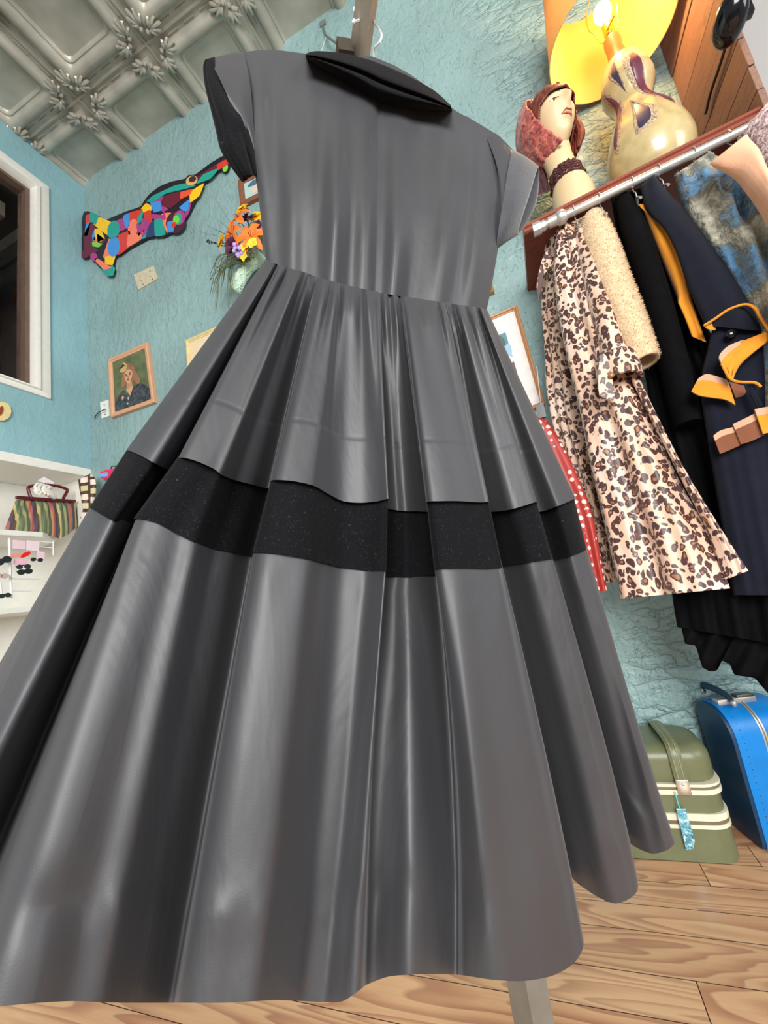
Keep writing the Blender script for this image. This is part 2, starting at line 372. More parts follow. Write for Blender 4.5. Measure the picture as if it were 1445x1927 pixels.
# columns of the skirt: waist, tier edge, band edge, (middle), hem in photo pixels, fold depth in cm at waist / tier / hem
SK = [((500, 488), (238, 846), (168, 955), (-430, 1990), 0, 0, 0), ((506, 492), (262, 856), (190, 968), (-370, 1980), .5, .8, 1),
 ((515, 494), (292, 872), (216, 982), (-280, 1970), .4, .6, 1), ((521, 497), (325, 886), (246, 994), (-150, 1950), -1, -2.2, -2.5),
 ((527, 500), (336, 862), (252, 976), (-70, 1905), .4, 1.6, 2.4), ((540, 503), (365, 866), (290, 982), (40, 1890), .8, 1.8, 2.6),
 ((553, 507), (402, 882), (330, 1003), (130, 1884), .9, 1.2, 1.4), ((566, 510), (416, 893), (365, 1020), (190, 1886), 1, .9, .8),
 ((575, 513), (440, 903), (400, 1032), (240, 1887), 0, -.6, -.6), ((585, 517), (475, 912), (440, 1040), (290, 1887), -.4, -1.3, -1.6),
 ((596, 521), (507, 919), (474, 1047), (325, 1887), -1.2, -2.8, -2.6), ((604, 524), (511, 904), (478, 1040), (340, 1887), .8, 1.0, 1.0),
 ((622, 528), (550, 905), (530, 1043), (420, 1887), 1, 1.5, 1.6), ((636, 532), (590, 914), (580, 1052), (480, 1884), 1, 1.0, 1.6),
 ((646, 535), (615, 928), (612, 1060), (520, 1882), .6, 0, .5), ((658, 538), (645, 943), (645, 1068), (570, 1884), 0, -.6, -.8),
 ((672, 541), (680, 946), (685, 1073), (610, 1886), .3, -.5, -.6), ((690, 545), (712, 943), (710, 1075), (645, 1884), .8, 0, .7),
 ((711, 549), (731, 939), (727, 1075), (678, 1862), 1.1, .9, 1.2), ((714, 551), (725, 955), (720, 1084), (690, 1853), -.8, -1.6, -1.2),
 ((722, 552), (745, 960), (745, 1086), (730, 1838), -1.2, -2.3, -.8), ((734, 554), (765, 962), (768, 1086), (775, 1834), -.8, -2, .3),
 ((744, 556), (785, 962), (790, 1084), (820, 1833), -1, -2.4, -.4), ((753, 557), (808, 962), (824, 1082), (858, 1834), -1.3, -3, -1.2),
 ((758, 558), (803, 945), (818, 1071), (876, 1836), .8, 1.0, .4), ((775, 560), (830, 943), (850, 1069), (930, 1844), 1.2, 1.7, 1.6),
 ((795, 563), (865, 943), (885, 1069), (985, 1846), 1, 1.5, 1.7), ((815, 566), (895, 945), (920, 1070), (1040, 1836), 1, 1.3, 1.6),
 ((830, 568), (912, 945), (936, 1069), (1082, 1810), 1, 1.1, 1.2), ((838, 569), (920, 944), (945, 1068), (1098, 1766), .8, .9, .9),
 ((841, 570), (911, 960), (936, 1074), (1068, 1652), -.9, -2.4, -5.5), ((850, 571), (925, 963), (950, 1064), (1090, 1665), -1, -2.4, -5),
 ((858, 573), (955, 960), (985, 1060), (1125, 1688), .4, -.4, -2.6), ((875, 575), (985, 952), (1015, 1055), (1163, 1700), .8, .4, -1.3),
 ((890, 577), (1010, 945), (1040, 1052), (1201, 1668), .6, .6, -.8), ((893, 578), (1002, 962), (1032, 1060), (1168, 1555), -.7, -2, -4.4),
 ((898, 579), (1022, 962), (1048, 1052), (1187, 1588), -.6, -1.6, -3.4), ((905, 580), (1050, 952), (1075, 1046), (1225, 1606), .2, 0, -1.6),
 ((912, 581), (1072, 943), (1095, 1039), (1255, 1600), .2, .2, -.4), ((916, 582), (1083, 937), (1104, 1034), (1271, 1586), 0, 0, 0)]
MID = {18: (700, 1440), 19: (702, 1440), 20: (738, 1440), 21: (776, 1440), 22: (812, 1440), 23: (852, 1440), 24: (860, 1440), 29: (1032, 1440), 30: (1018, 1430), 34: (1146, 1430), 35: (1132, 1400), 39: (1203, 1370), 38: (1190, 1375), 37: (1172, 1390)}
SUB = 6; KF = .13
def spl(col): return crom(np.array(col, float), SUB, k=.42)
Wp, Tp, Bp, Hp = (spl([c[i] for c in SK]) for i in range(4))
Mp = spl([MID.get(i, (np.array(c[2])*.5+np.array(c[3])*.5)) for i, c in enumerate(SK)])
dW, dT, dH = (spl([[c[i]] for c in SK])[:, 0]/100*k_ for i, k_ in ((4, .7), (5, 1.95), (6, 2.0)))
dW, dT, dH = (np.where(q < 0, q*1.25, q) for q in (dW, dT, dH)); dB = dT*.9+dH*.1; dM = dT*.35+dH*.65
NC = len(Wp); U = np.linspace(0, 1, NC); JIT = np.array([wob(5, 10, 19)(u) for u in U]); JIT2 = np.array([wob(9, 9, 30)(u) for u in U]); JIT3 = np.array([wob(12, 8, 22)(u) for u in U])
w_ = wob(77, 5, 7); w2_ = wob(78, 6, 9); GTH = np.array([(abs(math.sin(PI*(25*u+.9*w_(u))))**.8-.55)*(1+.5*w2_(u)) for u in U])
def skirt_grid(a, b, n, da, db, lift, mid=None, dm=None, tier=0):
    rows = []
    for j in range(n+1):
        t = j/n
        if mid is None: p = a*(1-t)+b*t; d = da*(1-t**.8)+db*t**.8
        else:
            l0, l1, l2 = 2*(t-.5)*(t-1), 4*t*(1-t), 2*t*(t-.5)
            p = a*l0+mid*l1+b*l2; d = np.interp(t, [0, .5, 1], [0, .5, 1])*0+da*l0+dm*l1+db*l2
        x0, x1 = p[0, 0], p[-1, 0]; s = np.clip(2*(p[:, 0]-x0)/(x1-x0)-1, -1, 1); sh = np.sqrt(np.clip(1-s*s, 0, 1))
        fade = np.minimum(1, np.minimum(U, 1-U)*14)
        if tier == 0:
            d = d+fade*.017*GTH*math.exp(-t*4.5)*min(1, .3+t*14); d = d+fade*((.0060*JIT+.0060*JIT2*math.exp(-t*5))*math.exp(-t*3.0)*min(1, .35+t*7)+.0016*JIT2*math.exp(-t*1.2)); d = d+.0007*min(1, max(0, (t-.70)/.012))+.011*math.sin(min(1, t*7)*PI/2)*fade*(1-t)
            if .692 < t < .706: d = d-.0003
        if tier == 2:
            d = d+fade*(.0040*JIT2*math.exp(-t*9)*min(1, t*14)+.0036*JIT3*math.sin(t*2.4)**2+.0016*JIT2*math.sin(t*3)**2)
            hb = math.exp(-((t-.79)/.07)**2); d = d+fade*.0036*hb*JIT+fade*.0018*JIT2*min(1, max(0, (t-.74)/.06))
        A = .042*sh+d+lift
        rows.append([on(p[i, 0], p[i, 1], A[i], KF*sh[i]) for i in range(NC)])
    return rows
def sheet(rows, closed=False):
    v = [p for r in rows for p in r]; m = len(rows[0]); f = []
    for j in range(len(rows)-1):
        for i in range(m if closed else m-1): f.append((j*m+i, j*m+(i+1) % m, (j+1)*m+(i+1) % m, (j+1)*m+i))
    return v, f
def with_back(rows, amp, nb=60, seed=3):   # close each ring behind with a shallow pleated back
    w = wob(seed, 7, 12); out = []
    for j, r in enumerate(rows):
        L, Rr = r[0], r[-1]; t = j/(len(rows)-1); q = []
        for k in range(1, nb):
            s = k/nb; d = amp[0]*(1-t)+amp[1]*t
            q.append(Rr.lerp(L, s)-E2*(d*math.sqrt(1-(2*s-1)**2)*(1+.12*w(s))))
        out.append(list(r)+q)
    return out
dress = thing('dress', 'black full-skirted taffeta dress with velvet collar, cuffs and band, hanging from the rack arm', 'dress', CAM+PW-E2*.045)
def dpart(name, rows, mat, closed=False, label=None, parent=dress):
    v, f = sheet(rows, closed); o = mesh_obj(name, v, f, mat, parent)
    if label: o['label'] = label
    return o
up_rows = skirt_grid(Wp, Tp, 100, dW, dT, .004)
o = dpart('upper_skirt_tier', with_back(up_rows, (.03, .05)), M_TAFFETA, True)
up2 = Tp*.12+Tp*.88
Ta = Tp-(Tp-Wp)*.035
o = dpart('velvet_band', with_back(skirt_grid(Ta, Bp, 14, dT, dB, -.0005, tier=1), (.048, .058)), M_VELVET, True, 'black velvet band between the two skirt tiers')
Ba = Bp-(Bp-Tp)*.12
o = dpart('lower_skirt_tier', with_back(skirt_grid(Ba, Hp, 70, dB, dH, -.0035, Mp, dM, 2), (.055, .085)), M_TAFFETA, True)
# bodice
NB = 141
TOP = resample([(456, 98), (490, 94), (530, 95), (575, 101), (600, 113), (640, 140), (680, 166), (715, 186), (760, 196), (800, 203), (850, 207), (880, 220), (905, 235), (940, 256), (967, 284)], NB)
LE = resample([(456, 98), (460, 150), (468, 235), (476, 300), (485, 360), (493, 430), (500, 488)], 33)
RE = resample([(967, 284), (957, 335), (949, 390), (942, 440), (932, 500), (924, 545), (916, 582)], 33)
BOT = resample([c[0] for c in SK], NB)
bw1, bw2, bw3 = wob(21, 8, 9), wob(22, 8, 7), wob(31, 8, 16)
def bodice(front=True, top=TOP):
    rows = []
    for j in range(33):
        v = j/32; row = []
        for i in range(NB):
            u = i/(NB-1)
            p = (1-v)*top[i]+v*BOT[i]+(1-u)*LE[j]+u*RE[j]-((1-u)*(1-v)*top[0]+u*(1-v)*top[-1]+(1-u)*v*BOT[0]+u*v*BOT[-1])
            s = 2*u-1; sh = math.sqrt(max(0, 1-s*s)); th = .012+.034*math.sin(min(1, v*1.25)*PI/2)-.010*max(0, (v-.55)/.45)**1.5
            f = min(1, u*10, (1-u)*10)
            uu = u+.05*(v-.5)*(1-2*u)
            dd = f*min(1, v*4)*(.0135*bw1(uu)*(.5+.5*v)+.007*bw2(uu+.12*v)+.0016*bw3(uu)*v)*(1-.45*max(0, (v-.7)/.3))
            dd -= .0022*1.6*math.exp(-((u-.5)/.008)**2)*(v > .03)+.0012*(u > .5)*f
            if front: row.append(on(p[0], p[1], th*sh+dd))
            else: row.append(on(p[0], p[1], -.026*sh*math.sin(min(1, v*1.5)*PI/2)-.012*(1-v)))
        rows.append(row)
    return rows
dpart('bodice_panel', bodice(), M_TAFFETA)
TOPB = resample([(456, 98), (490, 95), (530, 98), (575, 104), (620, 104), (655, 105), (700, 106), (740, 122), (775, 142), (800, 160), (828, 186), (860, 210), (905, 237), (940, 258), (967, 284)], NB)
dpart('far_bodice_panel', bodice(False, TOPB), M_TAFFETA)
wb = [[on(c[0]+0, c[1]-3, .0500*math.sqrt(max(0, 1-(2*i/(len(Wp)-1)-1)**2))+.0035) for i, c in enumerate(Wp)], [on(c[0], c[1]+3, .0500*math.sqrt(max(0, 1-(2*i/(len(Wp)-1)-1)**2))+.0035) for i, c in enumerate(Wp)]]
# collar: rolled velvet crescent
cu = crom([(575, 101), (596, 96), (645, 100), (690, 111), (735, 128), (780, 149), (818, 171), (848, 198)], 5); cl = crom([(576, 108), (596, 122), (640, 147), (672, 166), (705, 186), (755, 200), (800, 206), (851, 209)], 5)
rows = []
for a, b in zip(cu, cl):
    row = []
    for k in range(17):
        t = k/16; p = a*(1-t)+b*t; fold = math.sin(t*PI)
        row.append(on(p[0], p[1], .020+.020*fold-.010*math.exp(-((t-.50)/.07)**2)*min(1, 3*fold)))
    for k in range(1, 8):
        t = 1-k/8; p = a*(1-t)+b*t; row.append(on(p[0], p[1], -.004))
    rows.append(row)
dpart('collar', rows, M_VELVET, True, 'black velvet rolled collar')
# sleeves
def rings(rs, n=24, m=6):
    rr = [[on(x, y, d/100) for x, y, d in crom(np.array(r, float), n//len(r), True)] for r in rs]
    P = np.array([[list(p) for p in r] for r in rr]); q = crom(P.reshape(len(P), -1), m); return [[Vector(x) for x in row.reshape(-1, 3)] for row in q]
l0 = [(458, 98, 0), (472, 170, 1.6), (484, 338, -.5), (470, 190, -3)]; l1 = [(424, 103, 0), (440, 180, 2.4), (462, 250, 1.0), (430, 180, -3.5)]
l1b = [(428, 103, .3), (445, 190, 2.2), (474, 318, .2), (430, 190, -3.4)]
l2 = [(386, 117, 0), (405, 175, 2.8), (452, 330, .6), (394, 205, -2.6)]; l2b = [(381, 120, -.2), (402, 180, 2.6), (436, 318, .4), (383, 160, -2.8)]
sl = dpart('sleeve', rings([l0, [(440, 99, 0), (456, 178, 2.2), (470, 260, .8), (450, 185, -3.2)], l1, [(390, 111, 0), (414, 150, 2.5), (440, 215, 1.4), (392, 150, -3)]]), M_TAFFETA, True)
OC = crom(np.array([(386, 112, -.2), (382, 128, -.4), (386, 165, .4), (396, 205, .8), (405, 242, .9), (414, 280, .8), (429, 306, .7), (446, 330, .5), (456, 342, .3), (466, 336, .2), (472, 322, 0)], float), 5)
IC = crom(np.array([(404, 107, .3), (410, 128, 1.0), (422, 165, 1.6), (440, 198, 1.8), (460, 214, 1.4), (468, 232, 1.0), (475, 256, .8), (480, 284, .5), (484, 306, .2), (485, 326, 0), (480, 332, 0)], float), 5)
rows = []
for q, (a, b) in enumerate(zip(OC, IC)):
    row = []; v_ = q/(len(OC)-1)
    for k in range(21):
        t = k/20; p = a*(1-t)+b*t; bu = math.sin(PI*min(1, t*1.02))**.8*(1.3+.8*math.sin(v_*3))-1.3*math.exp(-((t-.70+.25*(v_-.7))/.07)**2)*max(0, min(1, (v_-.45)*4))-.5*math.exp(-((t-.16)/.05)**2)
        row.append(on(p[0], p[1], (p[2]+bu)/100))
    for k in range(1, 10): t = 1-k/10; p = a*(1-t)+b*t; row.append(on(p[0], p[1], (p[2]-2.6*math.sin(PI*t))/100))
    rows.append(row)
dpart('cuff', rows, M_VELVET, True, 'black velvet turned cuff', sl)
r0 = [(905, 236, 0), (936, 320, 1.4), (938, 462, -.2), (956, 330, -3)]; r1 = [(967, 284, .2), (950, 370, 2.0), (938, 464, .2), (980, 380, -3)]
sl = dpart('sleeve', rings([r0, [(935, 254, .2), (943, 345, 1.8), (938, 463, 0), (965, 350, -3)], r1]), M_TAFFETA, True)
c_ = rings([[(966, 282, .4), (947, 375, 2.4), (936, 468, .3), (982, 380, -3)], [(990, 295, .5), (970, 372, 3.0), (953, 456, .6), (1000, 380, -3)], [(1012, 311, .2), (994, 370, 2.4), (974, 442, .4), (1008, 385, -2.6)], [(1008, 314, .1), (990, 368, 1.8), (970, 436, .2), (1004, 384, -2)], [(972, 292, 0), (955, 372, 1.4), (945, 450, 0), (980, 380, -2)]])
dpart('cuff', c_, plain('lit_velvet', (40, 43, 50), .7, var=.3, sheen=.5, bump=.2), True, 'black velvet turned cuff', sl)  # right cuff paler than the collar: light on the black velvet painted in
# ------------------------------------------------------------------ rack and hanger
BAR = on(688, 45, 0); zb = BAR.z; bend = at(680, 107, Z=zb); bd = (BAR-bend); bd.z = 0; bd.normalize(); bs = Vector((-bd.y, bd.x, 0))
M_STEEL = plain('brushed_steel', (168, 162, 150), .42, .35, var=.08, bump=.06)
rack = thing('garment_rack', 'brushed steel rack with square post and overhead arm carrying the dress', 'rack', (bend.x, bend.y, 0))
hw = .0125
def sqbar(a, b, side, upv, h): return G().hexa([a+side*sx*h+upv*sz*h for sx, sz in ((-1, -1), (1, -1), (1, 1), (-1, 1))], [b+side*sx*h+upv*sz*h for sx, sz in ((-1, -1), (1, -1), (1, 1), (-1, 1))])
Z = Vector((0, 0, 1)); a0 = bend+Z*hw
ra = R(-35); bs2, z2 = bs*math.cos(ra)+Z*math.sin(ra), Z*math.cos(ra)-bs*math.sin(ra)
sqbar(a0-bd*.02, a0+bd*.62, bs2, z2, hw).build('arm', M_STEEL, rack, False)
post = bend-bd*.02; pa = R(20); ps = Vector((math.cos(pa)*bs.x-math.sin(pa)*bs.y, math.sin(pa)*bs.x+math.cos(pa)*bs.y, 0)); pb = Vector((-ps.y, ps.x, 0))
sqbar(Vector((post.x, post.y, .012)), Vector((post.x, post.y, zb-.002)), ps, pb, .015).build('post', plain('dark_steel', (124, 120, 112), .45, .3), rack, False)  # post in a darker tone than the arm
G().box((post.x-.16, post.y-.11, 0), (post.x+.16, post.y+.11, .012), bevel=.003).build('foot_plate', M_STEEL, rack, False)
br = bend-bs*.026-bd*.0; G().box((-.009, -.012, -.006), (.009, .012, .020), M=Matrix.Translation(br) @ Matrix.Rotation(math.atan2(bd.y, bd.x), 4, 'Z')).build('bracket', plain('dark_bracket', (70, 62, 54), .5, .4), rack, False)
hk = [on(704, 112, -.022), on(704, 92, -.012), on(714, 80, 0), on(718, 66, 0), on(713, 54, 0), on(706, 46, 0)]
top = BAR+Z*(2*hw+.002); hk += [top+E1*.010, top-E1*.014, on(676, 36, 0), on(668, 40, 0), on(664, 43, 0), on(666, 37, 0)]
hg = thing('clothes_hanger', 'white wire hanger hooked over the rack arm inside the dress', 'hanger', on(704, 118, 0))
hg_p = crom(np.array([list(p) for p in hk]), 4)
M_WIRE = plain('white_wire', (236, 236, 234), .3, var=.02)
G().tube([Vector(p) for p in hg_p], .0016, 6).build('hook', M_WIRE, hg)
sa, sb, nk = on(500, 124, -.012), on(930, 296, -.012), on(704, 124, -.03)
G().tube([sa, nk, sb], .002, 6).build('shoulder_bar', M_WIRE, hg)
# ------------------------------------------------------------------ things on the left: wall art, plates, pictures, flowers
def cmat(rgb, rough=.5, cache={}):
    if (rgb, rough) not in cache: cache[(rgb, rough)] = plain('paint_%d_%d_%d' % rgb, rgb, rough, var=.06, scale=40)
    return cache[(rgb, rough)]
def wpt(px, py, off): return at(px, py, Y=W-off)
def ell(cx, cy, rx, ry, rot=0, n=14): return [(cx+rx*math.cos(t)*math.cos(R(rot))-ry*math.sin(t)*math.sin(R(rot)), cy+rx*math.cos(t)*math.sin(R(rot))+ry*math.sin(t)*math.cos(R(rot))) for t in [2*PI*k/n for k in range(n)]]
def soft(poly, m=3): return [tuple(p) for p in crom(np.array(poly, float), m, True, .35)]
def pix(poly, s, ox, oy): return [(ox+x/s, oy+y/s) for x, y in poly]
OUT = [(95, 525), (130, 515), (190, 540), (270, 580), (330, 560), (440, 515), (545, 480), (580, 430), (620, 380), (700, 320), (800, 280), (900, 260), (930, 230), (985, 225), (1100, 140), (1200, 80), (1240, 75), (1262, 90), (1235, 180), (1200, 195), (1160, 180), (1050, 280), (960, 460), (900, 570), (820, 660), (720, 715), (640, 705), (560, 745), (440, 810), (330, 885), (330, 980), (305, 1025), (270, 1015), (180, 915), (120, 850), (100, 868), (60, 850), (65, 800), (85, 690), (80, 600)]
C_ = dict(red=(214, 58, 48), teal=(32, 160, 146), yel=(250, 200, 20), blu=(66, 146, 222), mag=(172, 58, 130), mar=(104, 24, 48), sal=(250, 128, 100), nav=(44, 58, 112), grn=(120, 210, 60), pla=(70, 28, 52), org=(236, 86, 50), ski=(214, 180, 110))
PATCH = [('red', [(98, 545), (130, 528), (132, 575), (97, 612)]), ('blu', [(97, 612), (128, 600), (108, 680), (86, 690)]), ('teal', [(135, 520), (185, 546), (168, 598), (138, 570)]), ('yel', [(186, 550), (285, 590), (262, 682), (166, 606)]),
 ('mar', [(88, 690), (130, 600), (165, 640), (140, 700), (150, 775), (190, 805), (120, 848), (86, 835)]), ('mar', ell(85, 845, 24, 20)), ('blu', [(140, 690), (166, 655), (162, 740), (145, 730)]), ('yel', [(170, 650), (208, 655), (235, 715), (200, 740), (175, 700)]), ('grn', [(155, 755), (215, 762), (190, 782), (160, 778)]), ('sal', [(165, 715), (190, 720), (180, 750), (158, 745)]), ('pla', [(190, 690), (240, 735), (222, 775), (196, 740)]),
 ('teal', ell(315, 650, 38, 64, 12)), ('mag', [(345, 585), (398, 562), (430, 622), (360, 655)]), ('blu', [(398, 548), (438, 526), (436, 605), (412, 622)]), ('blu', ell(318, 785, 38, 70, 8)), ('sal', [(237, 850), (275, 732), (288, 740), (272, 790), (290, 840), (252, 878)]),
 ('red', [(358, 702), (440, 668), (440, 770), (354, 842)]), ('sal', [(442, 695), (500, 692), (556, 650), (520, 725), (432, 782)]), ('red', [(447, 520), (540, 492), (515, 560), (505, 612), (447, 575)]), ('sal', ell(470, 635, 30, 62, 8)), ('mag', [(508, 610), (558, 565), (600, 595), (560, 680), (522, 708)]), ('yel', [(545, 480), (576, 446), (612, 468), (598, 505), (562, 505)]), ('red', [(562, 522), (606, 502), (614, 575), (572, 615)]), ('teal', [(515, 560), (548, 510), (535, 590), (516, 600)]), ('teal', [(542, 660), (584, 634), (570, 700), (538, 714)]),
 ('nav', [(580, 698), (600, 622), (648, 574), (638, 688)]), ('teal', [(648, 580), (698, 572), (724, 678), (652, 692)]), ('sal', [(702, 532), (768, 522), (742, 668), (718, 592)]), ('mag', [(630, 525), (698, 535), (712, 496), (722, 556), (690, 568), (626, 552)]), ('blu', [(618, 440), (682, 432), (690, 488), (642, 502)]), ('teal', [(588, 420), (642, 372), (800, 302), (898, 280), (958, 300), (862, 328), (742, 356), (648, 418)]), ('mar', [(706, 430), (742, 382), (854, 346), (850, 408), (772, 464), (716, 454)]), ('org', [(862, 352), (938, 332), (918, 365), (858, 398)]), ('mag', [(648, 425), (716, 388), (698, 430), (742, 480), (700, 492)]),
 ('ski', ell(940, 256, 38, 26, -25)), ('pla', ell(946, 246, 20, 14, -25)), ('mar', [(992, 222), (1188, 92), (1140, 158), (1002, 240)]), ('teal', [(986, 276), (1042, 212), (1148, 162), (1080, 234)]), ('red', [(1152, 130), (1234, 82), (1226, 120), (1160, 164)]), ('grn', ell(1207, 156, 12, 20, 20)), ('yel', [(936, 350), (1030, 286), (990, 370), (932, 424)]), ('blu', [(852, 470), (922, 412), (904, 488), (880, 492)]), ('mag', [(892, 508), (934, 432), (916, 500), (898, 536)]),
 ('pla', ell(812, 590, 66, 78, 20)), ('mag', ell(842, 556, 36, 50, 20)), ('pla', ell(836, 562, 28, 42, 20)), ('teal', ell(834, 566, 22, 36, 15)), ('grn', ell(820, 574, 15, 24, 10)), ('blu', [(756, 602), (798, 592), (790, 658), (756, 660)]), ('red', [(790, 605), (812, 600), (805, 625), (790, 625)]), ('sal', [(172, 896), (190, 884), (292, 948), (236, 960)]), ('teal', [(228, 962), (300, 942), (316, 962), (303, 1008), (266, 1008)]), ('yel', [(258, 872), (322, 858), (300, 922), (256, 914)]), ('mag', ell(158, 866, 18, 22))]
art = thing('wall_art', 'multicoloured cut-out board of a reclining figure high in the corner of the blue wall', 'wall art', wpt(290, 400, .03))
g = G().slab([wpt(x, y, .006) for x, y in soft(pix(OUT, 4.25, 140, 280), 3)], (0, -.018, 0)); g.build('board', cmat((28, 18, 30), .4), art, False)
for k, (c, poly) in enumerate(PATCH):
    poly = np.array(poly, float); cc = poly.mean(0); ex_ = np.linalg.norm(poly-cc, axis=1, keepdims=True); poly = cc+(poly-cc)*(1+11.0/np.maximum(ex_, 18)); q = [tuple(p) for p in crom(np.array(pix(poly, 4.25, 140, 280)), 3, True, .16)] if len(poly) < 12 else pix(poly, 4.25, 140, 280)
    h = .0245+.0009*(k % 3)+(.0008*(k-42) if 42 < k < 50 else 0)
    G().slab([wpt(x, y, .0238) for x, y in q], (0, -(h-.0238)-.0006, 0)).build('colour_patch', cmat(C_[c], .38), art, False)
# switch plate
M_PLATE = plain('old_ivory_plastic', (206, 196, 168), .4, var=.1, scale=60)
def plate(name, label, q, mat, holes, screws, toggles, loc):
    t = thing(name, label, 'switch plate', loc)
    G().slab([wpt(x, y, .0005) for x, y in q], (0, -.006, 0)).build('cover', mat, t, False)
    c = lambda u, v, o: wpt(*((1-u)*(1-v)*np.array(q[0])+u*(1-v)*np.array(q[1])+u*v*np.array(q[2])+(1-u)*v*np.array(q[3])), o)
    for u, v in toggles:
        p = c(u, v, .0066); G().box(p-Vector((.004, .010, .009)), p+Vector((.004, 0, .009)), bevel=.001).build('toggle', mat, t)
    for u, v in screws:
        p = c(u, v, .0064); G().lathe(p, [(.0045, 0), (.0045, .002), (.001, .003)], 8, (0, -1, 0)).build('screw', cmat((120, 112, 96), .3), t)
    return t, c
plate('switch_plate', 'ivory double switch plate below the multicoloured reclining figure', [(253, 518), (290, 501), (298, 525), (262, 546)], M_PLATE, 0, [(.25, .2), (.75, .2), (.25, .8), (.75, .8)], [(.28, .5), (.72, .5)], wpt(275, 522, 0))
t, c = plate('cable_plate', 'white cable plate with short black wire beside the portrait frame', [(190, 758), (205, 753), (207, 783), (193, 788)], M_WHITE, 0, [(.4, .2), (.4, .8)], [], wpt(198, 770, 0))
G().tube([Vector(p) for p in crom(np.array([list(wpt(198, 770, .006)), list(wpt(194, 772, .03)), list(wpt(186, 776, .02)), list(wpt(179, 784, .012)), list(wpt(179, 787, .012))]), 4)], .0028, 6).build('wire', cmat((24, 24, 26)), t)
# pictures
def framed(name, label, q, bar, mats, depth, layers, group=None, mat_w=0, glass=False):
    q = [np.array(p, float) for p in q]; Yf = depth
    P = [wpt(x, y, depth) for x, y in q]; cen = sum(P, Vector())/4
    t = thing(name, label, 'picture', (cen.x, W, cen.z), group)
    ex = ((P[1]-P[0])+(P[2]-P[3])).normalized(); ez = Vector((0, -1, 0)).cross(ex)*-1
    ins = []
    for i in range(4):
        a = (P[i-1]-P[i]).normalized(); b = (P[(i+1) % 4]-P[i]).normalized(); ins.append(a+b)
    prof = [(0, depth-.001), (0, 0), (.18*bar, -.003), (.55*bar, -.002), (.7*bar, .003), (bar, .005), (bar, depth-.001)]
    for i in range(4):
        j = (i+1) % 4
        A = [P[i]+ins[i]*d+Vector((0, h, 0)) for d, h in prof]; B = [P[j]+ins[j]*d+Vector((0, h, 0)) for d, h in prof]
        G().hexa(A, B).build('frame_rail', mats, t, False)
    I = [P[i]+ins[i]*bar for i in range(4)]; y = depth*.45
    base = [Vector((p.x, W-depth+.008, p.z)) for p in I]
    G().slab([p+Vector((0, .003, 0)) for p in base], (0, -.003, 0)).build('backing', layers[0], t, False)
    g = G(); ms = []
    for k, (m, poly) in enumerate(layers[1:]):
        f = []
        for u, v in poly:
            f.append((base[0]*(1-u)+base[1]*u)*(1-v)+(base[3]*(1-u)+base[2]*u)*v+Vector((0, -.0004*(k+1), 0)))
        if m not in ms: ms.append(m)
        g.add(f, [tuple(range(len(f)))], ms.index(m))
    if g.f: g.build('painting', ms, t, False)
    return t
def E_(cx, cy, rx, ry, rot=0): return ell(cx, cy, rx, ry, rot, 16)
M_PALEWOOD = wood('pale_pine_frame', (206, 150, 112), (230, 180, 142), .45, (4, 4, 4), 4, None, .05, .1)
kg = N('mottled_green_canvas'); kg.col(kg.ramp(kg.noise(kg.coord(), 18, 5), [(.3, lin((72, 88, 58))), (.7, lin((112, 122, 84)))])); kg.set(Roughness=.7); kg = kg.m
kj = N('slate_jacket_paint'); kj.col(kj.ramp(kj.noise(kj.coord(), 45, 4), [(.35, lin((38, 46, 56))), (.7, lin((88, 92, 94)))])); kj = kj.m
hair, skin, dk = cmat((152, 108, 76), .7), cmat((206, 160, 122), .7), cmat((70, 46, 36), .7)
framed('portrait_painting', 'pine framed portrait of a fair-haired woman in a dark jacket', [(203, 676), (276, 643.5), (290.5, 756.5), (208.5, 785.5)], .030, M_PALEWOOD, .022,
 [kg, (hair, E_(.46, .37, .20, .21)), (cmat((196, 166, 110), .7), soft([(.20, .24), (.24, .13), (.36, .10), (.44, .18), (.40, .27), (.28, .28)])), (hair, soft([(.40, .26), (.46, .19), (.56, .18), (.62, .25), (.62, .34), (.5, .32)])), (cmat((136, 92, 64), .7), soft([(.50, .20), (.56, .16), (.60, .19), (.58, .23), (.52, .24)])), (hair, soft([(.28, .35), (.36, .30), (.36, .55), (.22, .58), (.24, .46)])), (hair, soft([(.58, .32), (.68, .38), (.78, .56), (.72, .64), (.60, .52)])),
  (cmat((186, 138, 104), .7), [(.40, .5), (.53, .5), (.56, .63), (.47, .74), (.38, .65)]), (skin, soft([(.34, .34), (.46, .27), (.58, .34), (.56, .46), (.46, .56), (.37, .48)])), (kj, soft([(.02, 1), (.10, .74), (.28, .64), (.44, .82), (.62, .62), (.88, .68), (1, .80), (1, 1)], 2)), (skin, [(.36, .655), (.58, .635), (.47, .80)]),
  (dk, E_(.40, .385, .030, .010)), (dk, E_(.52, .385, .030, .010)), (dk, E_(.40, .36, .038, .006, -8)), (dk, E_(.52, .36, .038, .006, 8)), (cmat((168, 112, 88), .7), [(.45, .38), (.475, .44), (.44, .445)]), (cmat((150, 56, 48), .7), E_(.455, .475, .035, .012)), (dk, soft([(.20, .22), (.32, .13), (.42, .20), (.36, .17), (.26, .2)])), (cmat((206, 150, 110), .7), E_(.27, .79, .035, .04, 25)), (cmat((196, 196, 190), .7), E_(.42, .84, .014, .03)), (cmat((196, 196, 190), .7), E_(.40, .94, .014, .02))])
M_CREAM = cmat((224, 204, 166), .55)
